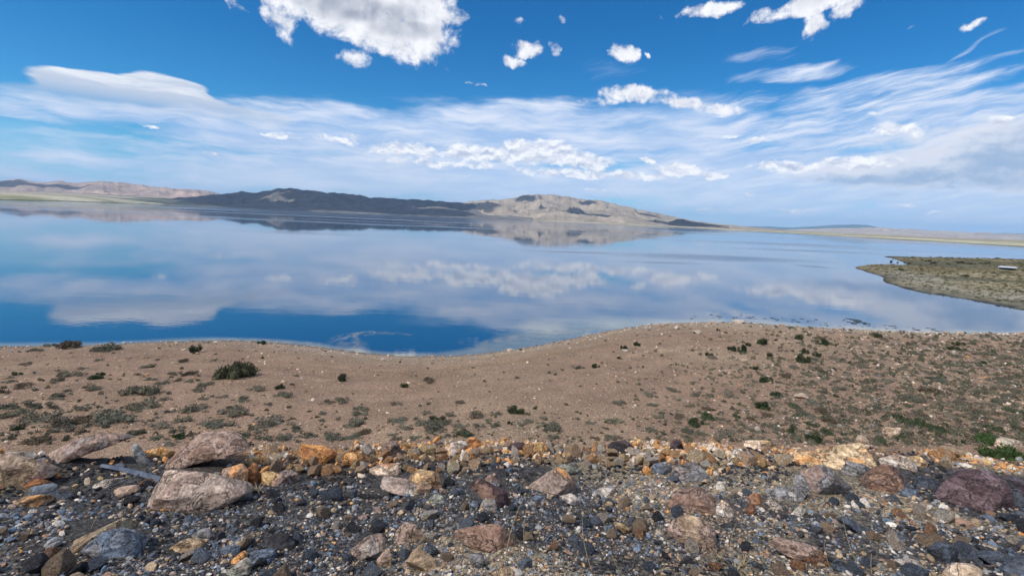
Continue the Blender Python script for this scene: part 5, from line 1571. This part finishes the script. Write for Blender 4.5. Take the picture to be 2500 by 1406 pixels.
while cnt < 1500:
    px, py = r_.uniform(2090, 2540), r_.uniform(627, 765)
    q = hit_plane(px, py, 0.5)
    z, s = pen_height(np.array([[q[0]]]), np.array([[q[1]]]))
    if s[0, 0] < 1.2: continue
    w = r_.uniform(3, 8) / FOC * np.hypot(*q)
    v, f, tt_ = T[r_.integers(4)]
    V_.append(v * w * np.array([.7, .7, .45]) + np.array([q[0], q[1], z[0, 0]])); F2.append(f + off); off += len(v)
    C_.append(tt_ * np.array([(.20, .18, .10), (.13, .125, .06), (.24, .215, .14), (.10, .105, .06)][r_.integers(4)])); cnt += 1
put('dry_grass', mesh_np('dry_grass', np.concatenate(V_), np.concatenate(F2), False, np.concatenate(C_)), stuff_leaf, kind='stuff')


def box(x0, x1, y0, y1, z0, z1):
    v = [(x, y, z) for z in (z0, z1) for y in (y0, y1) for x in (x0, x1)]
    return v, [(0, 2, 3, 1), (4, 5, 7, 6), (0, 1, 5, 4), (2, 6, 7, 3), (0, 4, 6, 2), (1, 3, 7, 5)]


def flat_mat(name, col, rough=0.7):
    mt, nt, b = new_mat(name)
    n_ = nt.noise(objco(nt), 3.0, 4, 0.6)
    nt.put(b.inputs['Base Color'], nt.mix(1.0, col, nt.mix(nt.ss(n_, .3, .7), (.75, .75, .75), (1.15, 1.15, 1.15)), 'MULTIPLY'))
    b.inputs['Roughness'].default_value = rough
    return mt


white_p, dark_p, conc = flat_mat('white_roof_paint', (.55, .57, .60), .45), flat_mat('dark_boards', (.05, .05, .055)), flat_mat('pale_concrete', (.45, .43, .40))
q, z = on_pen(2459, 660)
W_ = 40 / FOC * q[1] * 0.80
root = put('shelter', None, None, loc=(q[0], q[1], z - 0.1), rot=(0, 0, -math.atan2(q[0], q[1])), label='low white-roofed shelter standing alone on the peninsula at right', cat='shelter')
v, f = box(-W_ / 2, W_ / 2, -2.0, 2.0, 0.0, 0.16); put('slab', mesh_np('slab', v, f, False), conc, parent=root)
v, f = box(-W_ * .40, W_ * .40, 0.2, 1.8, 0.16, 0.80); put('wall', mesh_np('wall', v, f, False), dark_p, parent=root)
for sx in (-1, 1):
    for sy in (-1, 1):
        x0 = sx * W_ * .44; y0 = sy * 1.7
        v, f = box(x0 - .08, x0 + .08, y0 - .08, y0 + .08, 0.16, 0.80); put('post', mesh_np('post', v, f, False), dark_p, parent=root)
v = [(-W_ * .52, -2.1, 0.80), (W_ * .52, -2.1, 0.80), (W_ * .52, 2.1, 0.80), (-W_ * .52, 2.1, 0.80), (-W_ * .40, 0, 1.30), (W_ * .40, 0, 1.30), (-W_ * .52, -2.1, 0.90), (W_ * .52, -2.1, 0.90), (W_ * .52, 2.1, 0.90), (-W_ * .52, 2.1, 0.90)]
me = bpy.data.meshes.new('roof'); me.from_pydata(v, [], [(0, 3, 2, 1), (0, 1, 7, 6), (1, 2, 8, 7), (2, 3, 9, 8), (3, 0, 6, 9), (6, 7, 5, 4), (8, 9, 4, 5), (7, 8, 5), (9, 6, 4)])
put('roof', me, white_p, parent=root)
# dark drift logs stranded in the inlet
for i, (px, py, L, lab) in enumerate([(2176, 639, 1.3, 'dark rounded lump of driftwood stranded in the peninsula inlet'), (2192, 641, 1.6, 'grey drift log lying in the peninsula inlet, right of the dark lump')]):
    q = hit_plane(px, py, 0.1)
    vv, f = rock_mesh(800 + i, 2, 9, .5, .95, (L * .5, L * (.34 if i == 0 else .13), L * (.30 if i == 0 else .12)), .16)
    o = put('driftwood', mesh_np('driftwood', vv, f, True), dark_p if i == 0 else wood_mat, loc=(q[0], q[1], 0.2), rot=(0, 0, 0.4 * i), label=lab, cat='driftwood')

# ---- weed and scum floating near the shore
weed_mat = flat_mat('floating_weed', (.035, .05, .045), .5)
r_ = np.random.default_rng(61)
V_, F2, off = [], [], 0
spots = [(2082, 780, 20), (2092, 784, 22), (2104, 787, 18), (2110, 791, 14), (2085, 790, 16), (2072, 786, 10), (2120, 795, 12)]
for _ in range(75):
    t = r_.random(); x = 1700 + 620 * t; spots.append((x + r_.normal() * 10, np.interp(x, [1700, 1830, 2000, 2160, 2300], [776, 774, 788, 797, 808]) + r_.normal() * 4, r_.uniform(3, 9)))
for (px, py, w) in spots:
    w *= 0.75
    q = hit_plane(px, py)
    if q[1] < shoreY(q[0]) + 0.5: continue
    a = w / 2 / FOC * np.hypot(*q); bb = a * r_.uniform(1.2, 3.0); ang_ = r_.uniform(-.5, .5) + 0.5
    n_ = 14; th = np.linspace(0, 2 * np.pi, n_, endpoint=False); rr = 1 + 0.45 * r_.normal(size=n_)
    ex, ey = np.cos(th) * a * rr, np.sin(th) * bb * rr * 0.6
    p3 = np.stack([q[0] + ex * math.cos(ang_) - ey * math.sin(ang_), q[1] + ex * math.sin(ang_) + ey * math.cos(ang_), np.full(n_, 0.02)], -1)
    V_.append(np.concatenate([[[q[0], q[1], 0.03]], p3])); F2.append(np.array([(off, off + 1 + i, off + 1 + (i + 1) % n_) for i in range(n_)])); off += n_ + 1
put('floating_weed', mesh_np('floating_weed', np.concatenate(V_), np.concatenate(F2), True), weed_mat, kind='stuff')

scum_mat, nt, b = new_mat('shore_scum')
P = pos(nt)
sn_ = nt.noise(nt.vmath('MULTIPLY', P, (1.1, 0.6, 1)), 1.0, 5, 0.62, dist=1.0)
nt.put(b.inputs['Base Color'], (.46, .47, .46))
u_ = attr(nt, 'tint')
nt.put(b.inputs['Alpha'], (nt.sep(nt.vmath('ADD', u_, (0, 0, 0)))[0] * nt.ss(sn_, 0.36, 0.70) * 0.45).clamp())


def ribbon(name, line, wid, fade=True):
    pts_ = np.array([hit_plane(x, y) for x, y in line])
    s_ = np.concatenate([[0], np.cumsum(np.linalg.norm(np.diff(pts_, axis=0), axis=1))]); ss_ = np.linspace(0, s_[-1], 60)
    c_ = np.stack([np.interp(ss_, s_, pts_[:, i]) for i in (0, 1)], -1)
    for _ in range(6): c_[1:-1] = (c_[:-2] + 2 * c_[1:-1] + c_[2:]) / 4
    t_ = np.gradient(c_, axis=0); t_ /= np.linalg.norm(t_, axis=1)[:, None]; n_ = np.stack([-t_[:, 1], t_[:, 0]], -1)
    wv = np.interp(np.linspace(0, 1, 60), np.linspace(0, 1, len(wid)), wid)
    rows = []; al = []
    for k_ in np.linspace(-1, 1, 7):
        rows.append(np.concatenate([c_ + n_ * wv[:, None] * k_, np.full((60, 1), 0.006)], 1)); al.append(np.full(60, (1 - k_ * k_)) * np.sin(np.linspace(0.05, 3.09, 60)) ** 0.5)
    vv = np.stack(rows, 1).reshape(-1, 3); aa_ = np.stack(al, 1).reshape(-1)
    return put(name, mesh_np(name, vv, grid_faces(60, 7), True, np.repeat(aa_[:, None], 3, 1)), scum_mat, kind='stuff')


ribbon('scum', [(1010, 818), (960, 813), (910, 812), (870, 816), (845, 822), (842, 832), (838, 842), (830, 850)], [.25, .5, .7, .9, 1.0, 1.4, 1.6, 1.2])
ribbon('scum', [(880, 834), (860, 842), (830, 850), (790, 845), (720, 836), (640, 830), (540, 828), (430, 831)], [1.4, 1.3, .9, .6, .5, .5, .4, .3])
ribbon('scum', [(1170, 858), (1180, 838), (1240, 826), (1330, 815), (1420, 806), (1480, 799)], [.5, .8, .9, .7, .5, .3])

# ---- dry stalks standing in the gravel
stalk_mat = flat_mat('dry_straw', (.42, .32, .17), .7)
STALKS = [((1232, 1384), (1285, 1206), 'tall bent straw stalk in front of the arched brown rock'), ((1447, 1394), (1424, 1246), 'tall straw stalk in dark gravel right of the middle'), ((2107, 1402), (2063, 1252), 'tall straw stalk leaning left in the sandy gravel at right'),
          ((1150, 1250), (1148, 1210), 'short straw stalk in front of the dark maroon slab'), ((1140, 1378), (1148, 1352), 'short pale straw stalk at the bottom, left of grey upright stone'), ((1280, 1330), (1292, 1225), 'thin straw stalk below the pyramid shaped rock'),
          ((1783, 1336), (1800, 1274), 'thin straw stalk below the upright orange slab'), ((1760, 1380), (1730, 1318), 'straw stalk leaning left below the pinkish tan boulder'), ((2130, 1402), (2131, 1348), 'short straw stalk right of the leaning tall one'),
          ((1480, 1300), (1476, 1250), 'faint straw stalk left of the small yellow stone'), ((1520, 1400), (1490, 1335), 'straw stalk at the bottom, right of the middle'), ((222, 1290), (242, 1252), 'short straw stalk at left above the blue-grey boulder'), ((2030, 1390), (2016, 1322), 'thin straw stalk beside the plank shaped rock')]
for (b0, t0, lab) in STALKS:
    P0, t = hit_ground(*b0)
    dep = (P0 - np.array([0, 0, CAM_H])) @ F_
    dv = (RT * (t0[0] - b0[0]) - UP * (t0[1] - b0[1])) / FOC * dep
    L = np.linalg.norm(dv); side = np.cross(dv, F_); side /= np.linalg.norm(side)
    vs, fs = [], []
    for i in range(9):
        u = i / 8; c_ = dv * u + side * L * 0.06 * math.sin(u * 3.0) + F_ * L * .05 * u * u
        rr = 0.0040 * (1 - 0.7 * u)
        for q_ in range(5): vs.append(c_ + np.array([math.cos(q_ * 1.2566), math.sin(q_ * 1.2566), 0]) * rr)
    for i in range(8):
        for q_ in range(5): fs.append((i * 5 + q_, i * 5 + (q_ + 1) % 5, i * 5 + 5 + (q_ + 1) % 5, i * 5 + 5 + q_))
    put('grass_stalk', mesh_np('grass_stalk', vs, fs, True), stalk_mat, loc=tuple(P0 - np.array([0, 0, .01])), label=lab, cat='dry grass')
# curled straw tufts
for (px, py, lab) in [(1795, 1404, 'curled straw tuft at the bottom edge, right of centre'), (1815, 1385, 'curled straw tuft just behind another at bottom right of centre'), (630, 1205, 'small yellow straw tuft right of the big speckled boulder')]:
    P0, t = hit_ground(px, py); r_ = np.random.default_rng(int(px))
    vs, fs = [], []
    for s_ in range(16):
        a = r_.uniform(0, 6.28); L = r_.uniform(.09, .20)
        for i in range(7):
            u = i / 6; c_ = np.array([math.cos(a), math.sin(a), 0]) * L * 0.7 * u ** 1.4 + np.array([0, 0, L * (u - 0.62 * u * u * u)])
            for w_ in (-1, 1): vs.append(c_ + np.array([-math.sin(a), math.cos(a), 0]) * w_ * 0.0028 * (1 - .6 * u))
        o_ = s_ * 14
        for i in range(6): fs.append((o_ + i * 2, o_ + i * 2 + 1, o_ + i * 2 + 3, o_ + i * 2 + 2))
    put('straw_tuft', mesh_np('straw_tuft', vs, fs, True), stalk_mat, loc=tuple(P0), label=lab, cat='dry grass')
